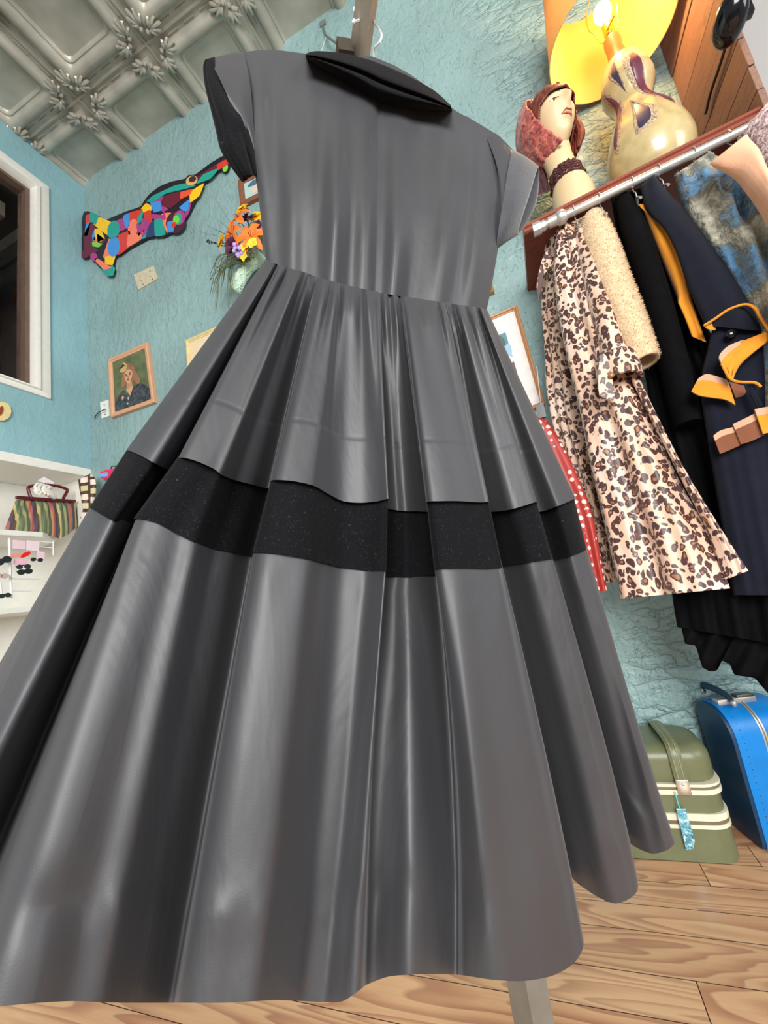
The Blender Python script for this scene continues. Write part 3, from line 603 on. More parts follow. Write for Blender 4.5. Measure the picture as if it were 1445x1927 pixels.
framed('flower_picture', 'cream framed flower picture half hidden by the dress skirt', [(349, 640), (445, 597), (452, 715), (356, 757)], .022, plain('cream_gilt_frame', (214, 196, 142), .4), .022,
 [M_CREAM, (cmat((150, 90, 80)), soft([(.20, .26), (.30, .16), (.34, .34), (.26, .46)])), (cmat((196, 120, 84)), soft([(.34, .14), (.42, .10), (.42, .24), (.34, .28)])), (cmat((140, 100, 120)), soft([(.22, .34), (.34, .32), (.36, .5), (.26, .5)])), (cmat((180, 80, 60)), E_(.5, .3, .10, .09)), (cmat((90, 110, 70)), [(.42, .4), (.46, .4), (.50, .9), (.46, .9)])])
M_BROWNFR = wood('brown_frame', (120, 70, 50), (146, 92, 66), .5, (4, 4, 4), 4, None, .05)
framed('sailor_picture', 'brown wood framed picture of a blue-capped figure behind the flowers', [(447, 338), (520, 305), (528, 350), (452, 388)], .034, M_BROWNFR, .022,
 [cmat((176, 204, 200)), (cmat((78, 104, 128)), soft([(.10, .30), (.30, .05), (.55, .10), (.5, .4), (.3, .38)])), (cmat((216, 196, 176)), soft([(.26, .45), (.5, .4), (.5, .8), (.25, .85)]))])
framed('landscape_print', 'white matted landscape print in thin wooden frame right of the dress', [(872, 617), (972.5, 573), (1026, 760), (926, 800)], .016, wood('honey_frame', (170, 112, 66), (204, 146, 96), .4, (4, 4, 4), 4, None, .05, .1), .022,
 [cmat((226, 220, 216)), (cmat((94, 132, 146)), [(.2, .18), (.72, .18), (.72, .52), (.2, .52)]), (cmat((146, 184, 206)), soft([(.4, .40), (.72, .30), (.72, .44), (.5, .5)])), (cmat((206, 214, 206)), soft([(.5, .46), (.62, .42), (.72, .46), (.72, .5), (.55, .52)])), (cmat((60, 96, 92)), soft([(.25, .2), (.6, .2), (.66, .3), (.4, .36)])), (cmat((104, 62, 54)), [(.2, .52), (.72, .52), (.72, .82), (.2, .82)]), (cmat((60, 44, 46)), soft([(.3, .6), (.5, .55), (.7, .6), (.66, .76), (.35, .74)])), (cmat((150, 92, 70)), [(.55, .52), (.6, .5), (.65, .55), (.64, .62), (.56, .6)])])
framed('small_gilt_picture', 'narrow gilt framed picture edge beside the dress waist', [(880, 545), (924, 527), (930, 548), (886, 566)], .012, plain('gilt', (186, 132, 66), .35, .4), .02, [cmat((190, 170, 130))])
# wall bracket high behind the rack
t = thing('wall_bracket', 'small grey swivel wall bracket high on the blue wall behind the rack', 'bracket', wpt(630, 70, 0))
G().box(wpt(606, 46, 0)-Vector((.012, .010, .02)), wpt(606, 46, 0)+Vector((.024, 0, .012)), bevel=.002).build('base', cmat((110, 122, 116)), t, False)
G().tube([wpt(607, 50, .012), wpt(614, 68, .05), wpt(650, 94, .06)], .006, 6).build('arm', plain('dull_metal', (140, 146, 138), .4, .6), t)
G().tube([wpt(614, 68, .05), wpt(605, 95, .05), wpt(603, 150, .05)], .0012, 5).build('pull_chain', M_WIRE, t)
# ------------------------------------------------------------------ flowers in a woven horn
YV = W-.09
vp = lambda x, y, o=0: at(x, y, Y=YV-o)
vase = thing('woven_vase', 'pale green woven horn vase of flowers on the wall left of the dress', 'vase', vp(450, 545))
axis = [vp(442, 546), vp(452, 524), vp(464, 503), vp(478, 486), vp(487, 478)]; rad = [.030, .030, .034, .046, .058]
M_MINT = plain('pale_mint_wicker', (206, 228, 206), .6, var=.1)
inner = G(); inner.tube(axis, [r*.93 for r in rad], 16); inner.build('liner', plain('liner_green', (178, 206, 184), .7), vase)
fr = crom(np.array([[*p, r] for p, r in zip(axis, rad)]), 6); random.seed(11)
ws = G()
def surf(t, a):
    i = min(len(fr)-1, max(0, int(t*(len(fr)-1)))); c = Vector(fr[i][:3]); ax = (Vector(axis[-1])-Vector(axis[0])).normalized()
    x = ax.cross(Vector((0, -1, 0))).normalized(); y = x.cross(ax)
    return c+(x*math.cos(a)+y*math.sin(a))*fr[i][3]
for k in range(170):
    t0, a0 = random.random(), random.random()*2*PI; dt, da = random.uniform(-.3, .3), random.uniform(-1.6, 1.6)
    ws.tube([surf(min(1, max(0, t0+dt*q)), a0+da*q) for q in (0, .33, .66, 1)], .0036, 5)
for t0 in (0, .04, .98): ws.tube([surf(t0, 2*PI*q/20) for q in range(21)], .0045, 5)
ws.build('wicker', M_MINT, vase)
def petals(c, face, n, ln, wd, mat, tilt=.35, curl=.25, parent=None, name='petal', seed=0):
    rr = random.Random(seed); f = Vector(face).normalized(); x = (f.cross(Vector((0, 0, 1)))).normalized(); y = f.cross(x)
    for k in range(n):
        a = 2*PI*k/n+rr.uniform(-.12, .12); d = x*math.cos(a)+y*math.sin(a); s = f.cross(d); L = ln*rr.uniform(.85, 1.1)
        vs = []
        for t, w in ((0, .25), (.35, .9), (.7, 1), (.9, .6), (1, .08)):
            p = c+d*L*t+f*(L*(tilt*t-curl*t*t*1.6)); vs += [p-s*wd*w+f*wd*.3*w, p, p+s*wd*w+f*wd*.3*w]
        g = G().add(vs, [(i*3+j, i*3+j+1, i*3+j+4, i*3+j+3) for i in range(4) for j in (0, 1)]); g.build(name, mat, parent)
M_LILY, M_YEL, M_PUR, M_LAV, M_MUST = plain('lily_orange', (240, 124, 44), .5, var=.2), plain('daisy_yellow', (250, 196, 24), .5, var=.12), plain('plum_purple', (92, 30, 66), .6, var=.3), plain('lavender_petal', (186, 160, 222), .5), plain('yellow_petal', (244, 214, 60), .5)
M_STEM = plain('olive_stem', (96, 104, 60), .6, var=.3)
def flower(kind, px, py, off, face, lab, scale=1, seed=0):
    c = vp(px, py, off); grp = None
    t = thing(kind, lab, 'flower', c, grp); mouth = axis[-1]
    G().tube([c-Vector(face).normalized()*.004, c.lerp(mouth, .5)+Vector((0, .01, -.01)), Vector(mouth)], .002, 5).build('stem', M_STEM, t)
    if kind == 'orange_lily':
        petals(c, face, 6, .078*scale, .018*scale, M_LILY, .7, .55, t, seed=seed)
        for k in range(4): G().tube([c, c+Vector(face).normalized()*.03+Vector((random.uniform(-.01, .01), 0, random.uniform(-.01, .01)))], .0012, 4).build('stamen', M_PUR, t)
    elif kind == 'yellow_daisy':
        petals(c, face, 14, .050*scale, .011*scale, M_YEL, .2, .1, t, seed=seed); petals(c+Vector(face)*.004, face, 10, .026*scale, .006*scale, M_YEL, .5, .1, t, seed=seed+1)
        G().ball(c, .010*scale, 8, 6).build('centre', cmat((150, 90, 20)), t)
    elif kind == 'purple_chrysanthemum':
        petals(c, face, 16, .056*scale, .009*scale, M_PUR, .3, .1, t, seed=seed); petals(c+Vector(face)*.006, face, 10, .03*scale, .006*scale, M_PUR, .9, .1, t, seed=seed+3)
        G().ball(c+Vector(face)*.004, .008, 8, 6).build('centre', cmat((150, 60, 100)), t)
    elif kind == 'lavender_spray':
        rr = random.Random(seed); ms = []
        for k in range(14):
            p = c+Vector((rr.uniform(-.022, .022), rr.uniform(-.012, .012), rr.uniform(-.045, .03)))
            G().ball(p, rr.uniform(.009, .012), 7, 5).build('floret', M_LAV, t)
    elif kind == 'yellow_blossom': petals(c, face, 5, .026*scale, .011*scale, M_MUST, .3, .1, t, seed=seed)
    elif kind == 'dark_sprig':
        a = vp(414, 462, .04); rr = random.Random(seed)
        for k in range(9):
            p = a.lerp(c, k/8); G().ball(p+Vector((rr.uniform(-.008, .008), 0, rr.uniform(-.010, .010))), (.006, .005, .007), 6, 4).build('bud', cmat((52, 36, 52)), t)
    return t
FL = [('orange_lily', 473, 446, .10, (.25, -1, .0), 'large open orange lily nearest the dress', 1.15), ('orange_lily', 437, 441, .06, (-.35, -.9, -.1), 'orange lily low on the left between yellow daisy and lavender', 1), ('orange_lily', 450, 412, .07, (-.2, -.8, .35), 'topmost orange lily under the yellow daisies', 1.1),
 ('yellow_daisy', 417, 456, .06, (-.55, -.9, .15), 'big yellow daisy facing left at the edge of the bouquet', 1), ('yellow_daisy', 456, 393, .05, (-.05, -.9, .4), 'yellow daisy at the very top of the bouquet', .85), ('yellow_daisy', 482, 408, .04, (.2, -.95, .3), 'yellow daisy at the upper right of the bouquet near the dress', .9), ('purple_chrysanthemum', 466, 415, .06, (0, -.8, .5), 'purple chrysanthemum among the upper orange lilies', 1), ('purple_chrysanthemum', 437, 466, .06, (-.3, -.9, -.3), 'dark purple chrysanthemum low beside the lavender spray', 1), ('purple_chrysanthemum', 483, 428, .04, (.2, -.9, .2), 'purple chrysanthemum behind the large open lily', .8),
 ('lavender_spray', 448, 465, .11, (0, -1, 0), 'pale lavender spray at the front of the bouquet', 1), ('yellow_blossom', 475, 458, .12, (.1, -1, 0), 'small yellow blossom just below the large open lily', 1.2), ('yellow_blossom', 461, 464, .11, (0, -1, 0), 'small yellow blossom right of the lavender spray', 1.1), ('yellow_blossom', 460, 482, .10, (-.2, -1, -.2), 'small yellow blossom at the vase mouth', 1.0), ('yellow_blossom', 492, 440, .08, (.2, -1, 0), 'small yellow blossom against the dress bodice edge', 1.1), ('dark_sprig', 390, 452, .03, (-1, -.2, .2), 'dark budded sprig sticking out at the left of the bouquet', 1)]
for k, (kd, x, y, o, f, lb, s) in enumerate(FL): flower(kd, x, y, o, f, lb, s, k*5)
gr = thing('grass_spray', 'wispy dried green grass drooping below the bouquet', 'grass', vp(440, 500)); gr['kind'] = 'stuff'
g = G(); rr = random.Random(4)
for k in range(46):
    x1, y1 = rr.uniform(392, 442), rr.uniform(505, 590); a = vp(468+rr.uniform(-6, 4), 488+rr.uniform(-4, 4), .05); m = vp((x1+452)/2-rr.uniform(2, 14), 478+rr.uniform(-3, 30), rr.uniform(.04, .10)); b = vp(x1, y1, rr.uniform(.02, .07))
    g.tube([Vector(p) for p in crom(np.array([list(a), list(m), list(b)]), 4)], [.0013]*8+[.0004], 4)
for x1, y1 in ((378, 437), (403, 370), (392, 425), (410, 412), (405, 432)):
    g.tube([vp(455, 455, .05), vp((455+x1)/2, (455+y1)/2, .05), vp(x1, y1, .04)], [.0014, .0011, .0005], 4)
g.build('blades', plain('grass_green', (84, 92, 58), .6, var=.3), gr)
# ------------------------------------------------------------------ niche shelves in the left wall
XN = XL-.36
ns = thing('wall_shelf_unit', 'white built-in shelf unit recessed in the left wall under the window', 'shelf', (XL-.18, 1.2, 1.4))
G().box((XL-.36, -.9, ZN-.052), (XL, W, ZN), bevel=.003).build('top_board', M_WHITE, ns, False)
G().box((XN-.02, -.9, 0), (XN, W, ZN-.052)).build('back_panel', M_WHITE, ns, False)
G().box((XN, W-.022, 0), (XL-.005, W, ZN-.052)).build('side_panel', M_WHITE, ns, False)
zs = 1.428
poly = [Vector((XN, -.9, zs-.012)), Vector((XL-.02, -.9, zs-.012)), Vector((XL-.02, 1.44, zs-.012)), Vector((XL-.11, 1.56, zs-.012)), Vector((XN, 1.60, zs-.012))]
G().slab(poly, (0, 0, .026)).build('shelf', M_WHITE, ns, False)
G().box((XN, -.9, 1.02), (XL-.03, W-.03, 1.045)).build('shelf', M_WHITE, ns, False)
# handbag on a mannequin hand
XB = XL-.10
bp = lambda x, y, o=0: at(x, y, X=XB+o)
kb2 = N('striped_weave'); sp = kb2.n('ShaderNodeSeparateXYZ'); vq = kb2.coord(); kb2.l(vq, sp.inputs[0])
st = kb2.math('FRACT', kb2.math('ADD', kb2.math('MULTIPLY', sp.outputs['Y'], 9.5), kb2.math('MULTIPLY', kb2.noise(vq, 9, 2), .22)))
kb2.col(kb2.ramp(st, [(0, lin((96, 106, 78))), (.12, lin((150, 150, 108))), (.24, lin((74, 92, 74))), (.36, lin((186, 130, 96))), (.46, lin((176, 96, 84))), (.56, lin((78, 74, 98))), (.66, lin((90, 70, 60))), (.78, lin((190, 176, 118))), (.9, lin((108, 124, 96)))], 'CONSTANT')); kb2.set(Roughness=.8); kb2.bump(kb2.noise(vq, 60, 3), .4, .004); kb2 = kb2.m
bag = thing('handbag', 'striped fabric handbag with maroon frame handle on the white shelf', 'handbag', bp(80, 1000))
T_ = resample([(30, 940), (60, 941), (100, 943), (142, 946)], 41); B_ = resample([(6, 1003), (40, 1002), (70, 1004), (95, 1008), (112, 1014), (128, 1006), (146, 990)], 41); wv = wob(40, 6, 8)
rows = []
for j in range(13):
    v = j/12; fr_ = []; bk = []
    for i in range(41):
        p = T_[i]*(1-v)+B_[i]*v; u = i/40; th = .012+.042*math.sin(v*2.2)*math.sqrt(max(0, 1-(2*u-1)**2)); q = .006*math.sin(u*62+2*wv(u))*(1-.4*v)
        fr_.append(bp(p[0], p[1], th+q)); bk.append(bp(p[0], p[1], -.03*math.sin(v*2.2)))
    rows.append(fr_+bk[::-1])
v, f = sheet(rows, True); mesh_obj('pouch', v, f, kb2, bag)
M_MAROON = plain('maroon_resin', (92, 14, 34), .25, var=.15)
G().tube([bp(30, 936, .02), bp(60, 938, .025), bp(100, 941, .025), bp(141, 943, .02)], .010, 8).build('frame_bar', M_MAROON, bag)
G().tube([Vector(p) for p in crom(np.array([list(bp(*q, .025)) for q in ((58, 937), (53, 922), (54, 917), (62, 914), (80, 912), (105, 914), (122, 919), (127, 923), (119, 938))]), 3, k=.3)], .0085, 8).build('handle', M_MAROON, bag)
hd = thing('display_hand', 'white mannequin hand gripping the maroon handbag handle', 'mannequin hand', bp(82, 925, .04))
M_HAND = plain('white_porcelain', (232, 228, 220), .3, var=.03); g = G()
g.tube([bp(102, 936, .03), bp(92, 928, .05), bp(80, 920, .05)], [.020, .026, .022], 10, flat=.7)
g.build('palm', M_HAND, hd)
for q in ([(72, 925), (66, 916), (72, 910), (80, 913)], [(78, 928), (72, 919), (78, 912), (86, 914)], [(86, 930), (80, 922), (85, 914), (93, 915)], [(92, 932), (88, 925), (93, 917), (99, 918)]):
    G().tube([Vector(p) for p in crom(np.array([list(bp(x, y, .058-.004*i)) for i, (x, y) in enumerate(q)]), 3)], [.0075]*9+[.005], 8).build('finger', M_HAND, hd)
G().tube([bp(74, 931, .05), bp(68, 928, .052), bp(64, 921, .05)], [.009, .008, .005], 8).build('thumb', M_HAND, hd)
tg_ = thing('price_tag', 'blank white diamond price card behind the mannequin hand', 'tag', bp(85, 904, .02)); G().slab([bp(x, y, .02) for x, y in ((70, 905), (82, 897), (102, 908), (98, 914), (80, 908))], (.002, 0, 0)).build('card', cmat((240, 230, 232)), tg_, False)
# patterned scarf at the niche corner
ks = N('brown_block_print'); vs_ = ks.coord((1, 1, 1), (0, 0, 0)); br_ = ks.n('ShaderNodeTexBrick'); br_.inputs['Scale'].default_value = 6.5; br_.inputs['Color1'].default_value = (*lin((196, 186, 120)), 1); br_.inputs['Color2'].default_value = (*lin((236, 222, 214)), 1); br_.inputs['Mortar'].default_value = (*lin((74, 44, 34)), 1); br_.inputs['Mortar Size'].default_value = .07; br_.inputs['Row Height'].default_value = .5; br_.inputs['Brick Width'].default_value = .35
cx_ = ks.n('ShaderNodeCombineXYZ'); sp = ks.n('ShaderNodeSeparateXYZ'); ks.l(vs_, sp.inputs[0]); ks.l(sp.outputs['Z'], cx_.inputs[0]); ks.l(ks.math('ADD', sp.outputs['X'], sp.outputs['Y']), cx_.inputs[1]); ks.l(cx_.outputs[0], br_.inputs['Vector']); ks.l(br_.outputs['Color'], ks.b.inputs['Base Color']); ks = ks.m
def shell(name, L, Rt, thick, mat, parent, nu=24, nv=24, fold=None, amp=.01, seed=1, cap=True):
    """hanging cloth: closed tube between two outlines (px, py, Y)"""
    L = resample(crom(np.array([list(at(x, y, Y=yy)) for x, y, yy in L]), 6), nv); Rr = resample(crom(np.array([list(at(x, y, Y=yy)) for x, y, yy in Rt]), 6), nv)
    w = wob(seed, 6, 6); rows = []
    for j in range(nv):
        a, b = Vector(L[j]), Vector(Rr[j]); e = b-a; v = j/(nv-1); m = (a+b)/2
        nrm = (e.cross((m-CAM))).cross(e); nrm = -nrm.normalized() if nrm.dot(m-CAM) > 0 else nrm.normalized()
        if nrm.dot(CAM-m) < 0: nrm = -nrm
        fr_, bk = [], []
        th = thick(v) if callable(thick) else thick
        for i in range(nu+1):
            u = i/nu; sh = math.sqrt(max(0, 1-(2*u-1)**2)); fo = (fold(u, v) if fold else w(u+.03*math.sin(v*3))*amp*(.3+.7*v))*min(1, u*8, (1-u)*8)
            p = a.lerp(b, u); fr_.append(p+nrm*(th*sh+fo)); bk.append(p-nrm*th*.8*sh)
        rows.append(fr_+bk[1:-1][::-1])
    v_, f_ = sheet(rows, True); n = len(rows[0])
    if cap: f_ += [tuple(range(n-1, -1, -1))]
    return mesh_obj(name, v_, f_, mat, parent)
sc = thing('printed_scarf', 'brown scarf printed with cream and olive blocks hanging in the shelf corner', 'scarf', at(165, 895, Y=1.63))
shell('cloth', [(147, 903, 1.6), (150, 925, 1.6), (156, 955, 1.6), (152, 975, 1.6)], [(172, 890, 1.62), (180, 905, 1.62), (180, 930, 1.62), (168, 975, 1.62)], .012, ks, sc, fold=lambda u, v: .008*math.sin(u*9))
tb = thing('coin_purse', 'small red and blue pouch with black clasp showing past the skirt edge', 'purse', wpt(205, 890, .04))
G().slab([wpt(x, y, .02) for x, y in soft([(197, 892), (204, 888), (222, 884), (222, 900), (200, 902)])], (0, -.03, 0)).build('pouch', cmat((222, 40, 90)), tb)
G().slab([wpt(x, y, .018) for x, y in soft([(197, 894), (212, 891), (212, 898), (198, 899)])], (0, -.034, 0)).build('stripe', cmat((120, 170, 230)), tb)
G().tube([wpt(208, 886, .03), wpt(210, 878, .03), wpt(217, 877, .03), wpt(219, 884, .03)], .003, 6).build('clasp', cmat((20, 20, 22), .3), tb)
# plaque
t = thing('wall_plaque', 'round cream plaque with brown leaf on the blue wall under the window', 'plaque', at(2, 775, X=XL))
def lp(x, y, o): return at(x, y, X=XL+o)
G().slab([lp(x, y, .001) for x, y in ell(1, 775, 18, 18)], (.012, 0, 0)).build('disc', cmat((228, 206, 148)), t, False)
G().slab([lp(x, y, .013) for x, y in soft([(-4, 770), (4, 764), (6, 772), (1, 782), (-4, 780)])], (.003, 0, 0)).build('leaf', cmat((140, 70, 34)), t, False)
# wire panel, sunglasses and cards under the shelf
XR = XL-.06
rp = lambda x, y, o=0: at(x, y, X=XR+o)
wr = thing('wire_display_rack', 'white wire display rack under the white shelf', 'rack', rp(20, 1100))
for a, b, r_ in (((17, 1005), (21, 1125), .006), ((75, 1019), (102, 1021), .003), ((75, 1029), (100, 1031), .003), ((75, 1090), (20, 1089), .0035), ((60, 1112), (20, 1112), .0035), ((-5, 1058), (16, 1058), .004), ((4, 1125), (0, 1095), .005), ((100, 1018), (100, 1045), .003)):
    G().tube([rp(*a), rp(*b)], r_, 6).build('wire', M_WIRE, wr)
def card(x0, y0, x1, y1, rgb, lab, o=.012):
    t = thing('price_card', lab, 'card', rp(x0, y0, o), None); G().slab([rp(x, y, o) for x, y in ((x0, y0), (x1, y0+2), (x1-1, y1+1), (x0-1, y1-1))], (.0015, 0, 0)).build('card', cmat(rgb, .6), t, False)
card(24, 1016, 48, 1033, (240, 206, 218), 'pink card hanging at the top left of the wire rack'); card(50, 1017, 74, 1036, (242, 218, 226), 'pale pink card at the top right of the wire rack'); card(70, 1037, 84, 1051, (244, 206, 220), 'small pink card beside the white frames by the skirt'); card(26, 1052, 52, 1063, (246, 192, 210), 'pink card directly above the dark sunglasses')
t = thing('red_bow', 'bright red bow on the wire rack below the pink cards', 'bow', rp(47, 1043, .02)); G().slab([rp(x, y, .02) for x, y in soft([(38, 1048), (44, 1041), (54, 1038), (56, 1042), (50, 1047), (42, 1050)])], (.008, 0, 0)).build('loop', cmat((230, 20, 20)), t); G().slab([rp(x, y, .016) for x, y in soft([(22, 1043), (38, 1042), (40, 1048), (22, 1050)])], (.005, 0, 0)).build('tail', cmat((240, 150, 140)), t)
def glasses(pts, lab, c, r_=6, fr=None, o=.03):
    t = thing('sunglasses', lab, 'sunglasses', rp(*pts[0], o))
    for x, y in pts: G().slab([rp(*q, o) for q in ell(x, y, r_, r_*.72)], (.006, 0, 0)).build('lens', cmat(c, .12), t)
    (xa, ya), (xb, yb) = pts[:2]
    G().tube([rp(xa+r_*.8, ya-2, o), rp((xa+xb)/2, (ya+yb)/2-3, o), rp(xb-r_*.8, yb-2, o)], .003, 6).build('bridge', cmat(fr or c, .2), t)
    for x, y, s in ((xa, ya, -1), (xb, yb, 1)): G().tube([rp(x+s*r_*.9, y-1, o), rp(x+s*r_*1.1, y-2, -.08+o)], .003, 6).build('temple', cmat(fr or c, .2), t)
glasses([(36, 1067), (51, 1066)], 'small dark green round sunglasses above the black pair', (22, 42, 34), 6); glasses([(39, 1077), (53, 1075)], 'black round sunglasses below the dark green pair', (10, 14, 18), 7.4)
glasses([(62, 1053), (75, 1054)], 'black narrow sunglasses with white temples near the skirt edge', (14, 14, 16), 5, (230, 226, 216)); glasses([(-2, 1058), (12, 1053)], 'large dark sunglasses at the left edge of the wire rack', (30, 22, 28), 9); glasses([(-4, 1084), (8, 1084)], 'brown framed spectacles low at the left edge of the rack', (200, 176, 168), 7, (84, 44, 44)); glasses([(2, 1122), (14, 1120)], 'dark glasses lowest at the left edge of the rack', (30, 34, 34), 6)
# ------------------------------------------------------------------ shelf, rail and lamp on the right
YS = 1.36                                              # shelf front edge
sl_, sr_ = at(1000, 416, Y=YS), at(1366, 226, Y=YS)
zsh = (sl_.z+sr_.z)/2+.004
SA, SB = Vector((sl_.x-.03, YS, sl_.z)), Vector((XP-.002, YS, sr_.z))
shf = thing('wall_shelf', 'long red-stained wooden shelf carrying the lit lamp and mannequin head', 'shelf', ((SA.x+SB.x)/2, 1.53, SA.z))
dn = Vector((0, 0, -1)); bk_ = Vector((0, W-YS-.001, 0))
def bar4(a, b, dy0, dy1, z0, z1): return G().hexa([a+Vector((0, y, z)) for y, z in ((dy0, z0), (dy1, z0), (dy1, z1), (dy0, z1))], [b+Vector((0, y, z)) for y, z in ((dy0, z0), (dy1, z0), (dy1, z1), (dy0, z1))])
bar4(SA, SB, .012, W-YS-.001, -.024, 0).build('shelf_board', M_REDWOOD, shf, False)
lip = G()
prof = [(0, -.002), (-.004, -.006), (-.004, -.014), (.002, -.018), (-.003, -.022), (-.003, -.032), (.004, -.036), (.012, -.036), (.012, .0)]
lip.hexa([SA+Vector((0, y, z)) for y, z in prof], [SB+Vector((0, y, z)) for y, z in prof]); lip.build('front_moulding', M_REDWOOD, shf, False)
b0, b1 = at(980, 446, Y=W-.012), at(986, 506, Y=W-.012); br0 = at(1060, 440, Y=W-.012)
bar4(Vector((b0.x, W-.02, SA.z-.03)), Vector((XP-.002, W-.02, SB.z-.03)), 0, .019, b1.z-SA.z, -.0).build('back_rail', M_REDWOOD, shf, False)
# steel garment rail
M_CHROME = plain('galvanised_pipe', (196, 196, 194), .38, .7, var=.06)
r0_, r1_ = at(1008, 432, Y=1.335), at(1392, 248, Y=1.30); rr1 = r0_+(r1_-r0_)*((XP-.004-r0_.x)/(r1_.x-r0_.x)); rd = (rr1-r0_).normalized()
rail = thing('clothes_rail', 'galvanised pipe rail under the red shelf holding the coats', 'rail', (r0_+rr1)/2)
G().tube([r0_+rd*.02, rr1], .0125, 14).build('pipe', M_CHROME, rail)
G().tube([r0_-rd*.008, r0_+rd*.016, r0_+rd*.017, r0_+rd*.03], [.021, .021, .017, .017], 8).build('end_cap', M_CHROME, rail)
G().tube([r0_+rd*.04, r0_+rd*.085], .0175, 14).build('collar_fitting', M_CHROME, rail)
tp = r0_+rd*.078; G().tube([tp+Z*.010, Vector((tp.x, tp.y+.02, SA.z-.026))], .012, 12).build('drop_pipe', M_CHROME, rail)
G().ball(tp, .023, 12, 8).build('elbow', M_CHROME, rail)
G().tube([rr1-rd*.075, rr1-rd*.005], [.0165, .0165], 14).build('collar_fitting', M_CHROME, rail); G().tube([rr1-rd*.012, rr1-rd*.0005], .034, 16).build('wall_flange', plain('black_iron', (40, 40, 46), .4, .6), rail)
def rail_at(px):           # point on the rail seen at photo column px
    lo, hi = 0, 1
    for _ in range(40):
        m = (lo+hi)/2; p = r0_+(rr1-r0_)*m-CAM; x = 722.5+F*p.dot(CR)/p.dot(CF)
        if x < px: lo = m
        else: hi = m
    return r0_+(rr1-r0_)*lo
def hanger(px, label, ds=.05, wood_=False):
    p = rail_at(px); t = thing('coat_hanger', label, 'hanger', p, None); r = .0165; c = p-Z*.0025
    side = Vector((-rd.y, rd.x, 0)); pts = [p+side*r*math.cos(a)+Z*(r*math.sin(a)) for a in np.linspace(R(200), R(-20), 9)] ; pts += [p+side*.010-Z*.022, p-Z*.034, p-Z*ds]
    G().tube([Vector(q) for q in crom(np.array([list(q) for q in pts]), 3)], .0018, 6).build('hook', M_CHROME, t)
    b = p-Z*ds; G().tube([b-side*.03-Z*.03, b, b+side*.03-Z*.03], .004, 6).build('shoulder_bar', M_CHROME, t)
    return p
# table lamp
LB = Vector((.603, 1.475, 0)); LB.z = SA.z+(SB.z-SA.z)*((LB.x-SA.x)/(SB.x-SA.x))+.001
lamp = thing('table_lamp', 'lit ceramic table lamp with purple inlays and amber shade on the red shelf', 'lamp', LB)
kc = N('buff_ceramic'); kc.col(kc.ramp(kc.noise(kc.coord(), 25, 3), [(.3, lin((176, 156, 108))), (.7, lin((200, 180, 130)))])); kc.set(Roughness=.28, Coat_Weight=.4); kc.bump(kc.noise(kc.coord(), 140, 2), .08, .002); kc = kc.m
LP = [(.092, 0), (.104, .006), (.122, .04), (.133, .085), (.135, .125), (.122, .185), (.100, .245), (.080, .295), (.0705, .335), (.072, .365), (.084, .405), (.088, .430), (.083, .465), (.072, .505), (.064, .528), (.056, .535), (.030, .537), (.012, .538)]
LP = [(r*.94*(1-.10*math.exp(-((z-.335)/.06)**2)), z*.925) for r, z in LP]; lpz = [z for r, z in LP]; lpr = [r for r, z in LP]
LPs = [(float(np.interp(z, lpz, lpr)), z) for z in np.linspace(0, .49, 40)]
cs = crom(np.array(LP), 4); g = G(); g.lathe(LB, [(r*1.0, z) for r, z in cs], 40, cap=True); g.build('ceramic_base', kc, lamp)
def lsurf(a, z, o): z = z*.925; r = float(np.interp(z, cs[:60, 1], cs[:60, 0]))+o; return LB+Vector((math.cos(a)*r, math.sin(a)*r, z))
kt = N('gritty_glaze'); kt.col(kt.ramp(kt.noise(kt.coord(), 240, 3), [(.35, lin((110, 88, 70))), (.65, lin((206, 182, 146)))])); kt.set(Roughness=.6); kt.bump(kt.noise(kt.coord(), 260, 2), .6, .003); kt = kt.m
M_AUB, M_INDIGO = plain('aubergine_glaze', (98, 48, 64), .3), plain('indigo_glaze', (58, 50, 74), .3)
def inlay(poly, mat, o=.0022, name='inlay'):
    # poly in (angle deg, z); subdivided fan so it follows the curved body
    P = np.array(poly+[poly[0]], float); P[:, 0] *= .0018; P = resample(crom(P[:-1], 4, True, .25), 49)[:-1]; P[:, 0] /= .0018; c = P.mean(0); vs = []; nr = 6
    for k in range(nr+1):
        t = k/nr
        for q in P: m = c+(q-c)*t; vs.append(lsurf(R(m[0]), m[1], o if k < nr else o-.003))
    m = len(P); fs = [(k*m+i, k*m+(i+1) % m, (k+1)*m+(i+1) % m, (k+1)*m+i) for k in range(1, nr) for i in range(m)]+[tuple(m+i for i in range(m))]
    return G().add(vs, fs).build(name, mat, lamp)
for a, k in ((-118, 0), (-52, 1), (8, 0), (68, 1), (128, 0), (-158, 2)):
    if k == 2: sh_ = [[(a-20, .46), (a+6, .41), (a+26, .33), (a+24, .26), (a+16, .10), (a+6, .10), (a+8, .25), (a-12, .36)]]; mt = M_AUB
    elif k % 2: sh_ = [[(a-56, .505), (a-28, .51), (a-18, .44), (a-8, .37), (a+12, .25), (a+20, .165), (a+6, .15), (a-14, .22), (a-46, .35), (a-60, .42)]]; mt = M_AUB
    else: sh_ = [[(a-26, .46), (a-2, .515), (a+2, .43), (a+3, .345), (a-3, .365)], [(a+3, .325), (a+8, .305), (a+34, .19), (a+26, .115), (a-2, .10), (a+0, .21)]]; mt = M_INDIGO
    for s in sh_:
        inlay(s, kt, .0016, 'inlay_border'); c = np.mean(s, 0); inlay([tuple(c+(np.array(q)-c)*np.array([.58, .82])) for q in s], mt, .0032)
M_TEAK = plain('orange_teak', (186, 92, 40), .35, var=.2)
nb_ = LB+Z*.497
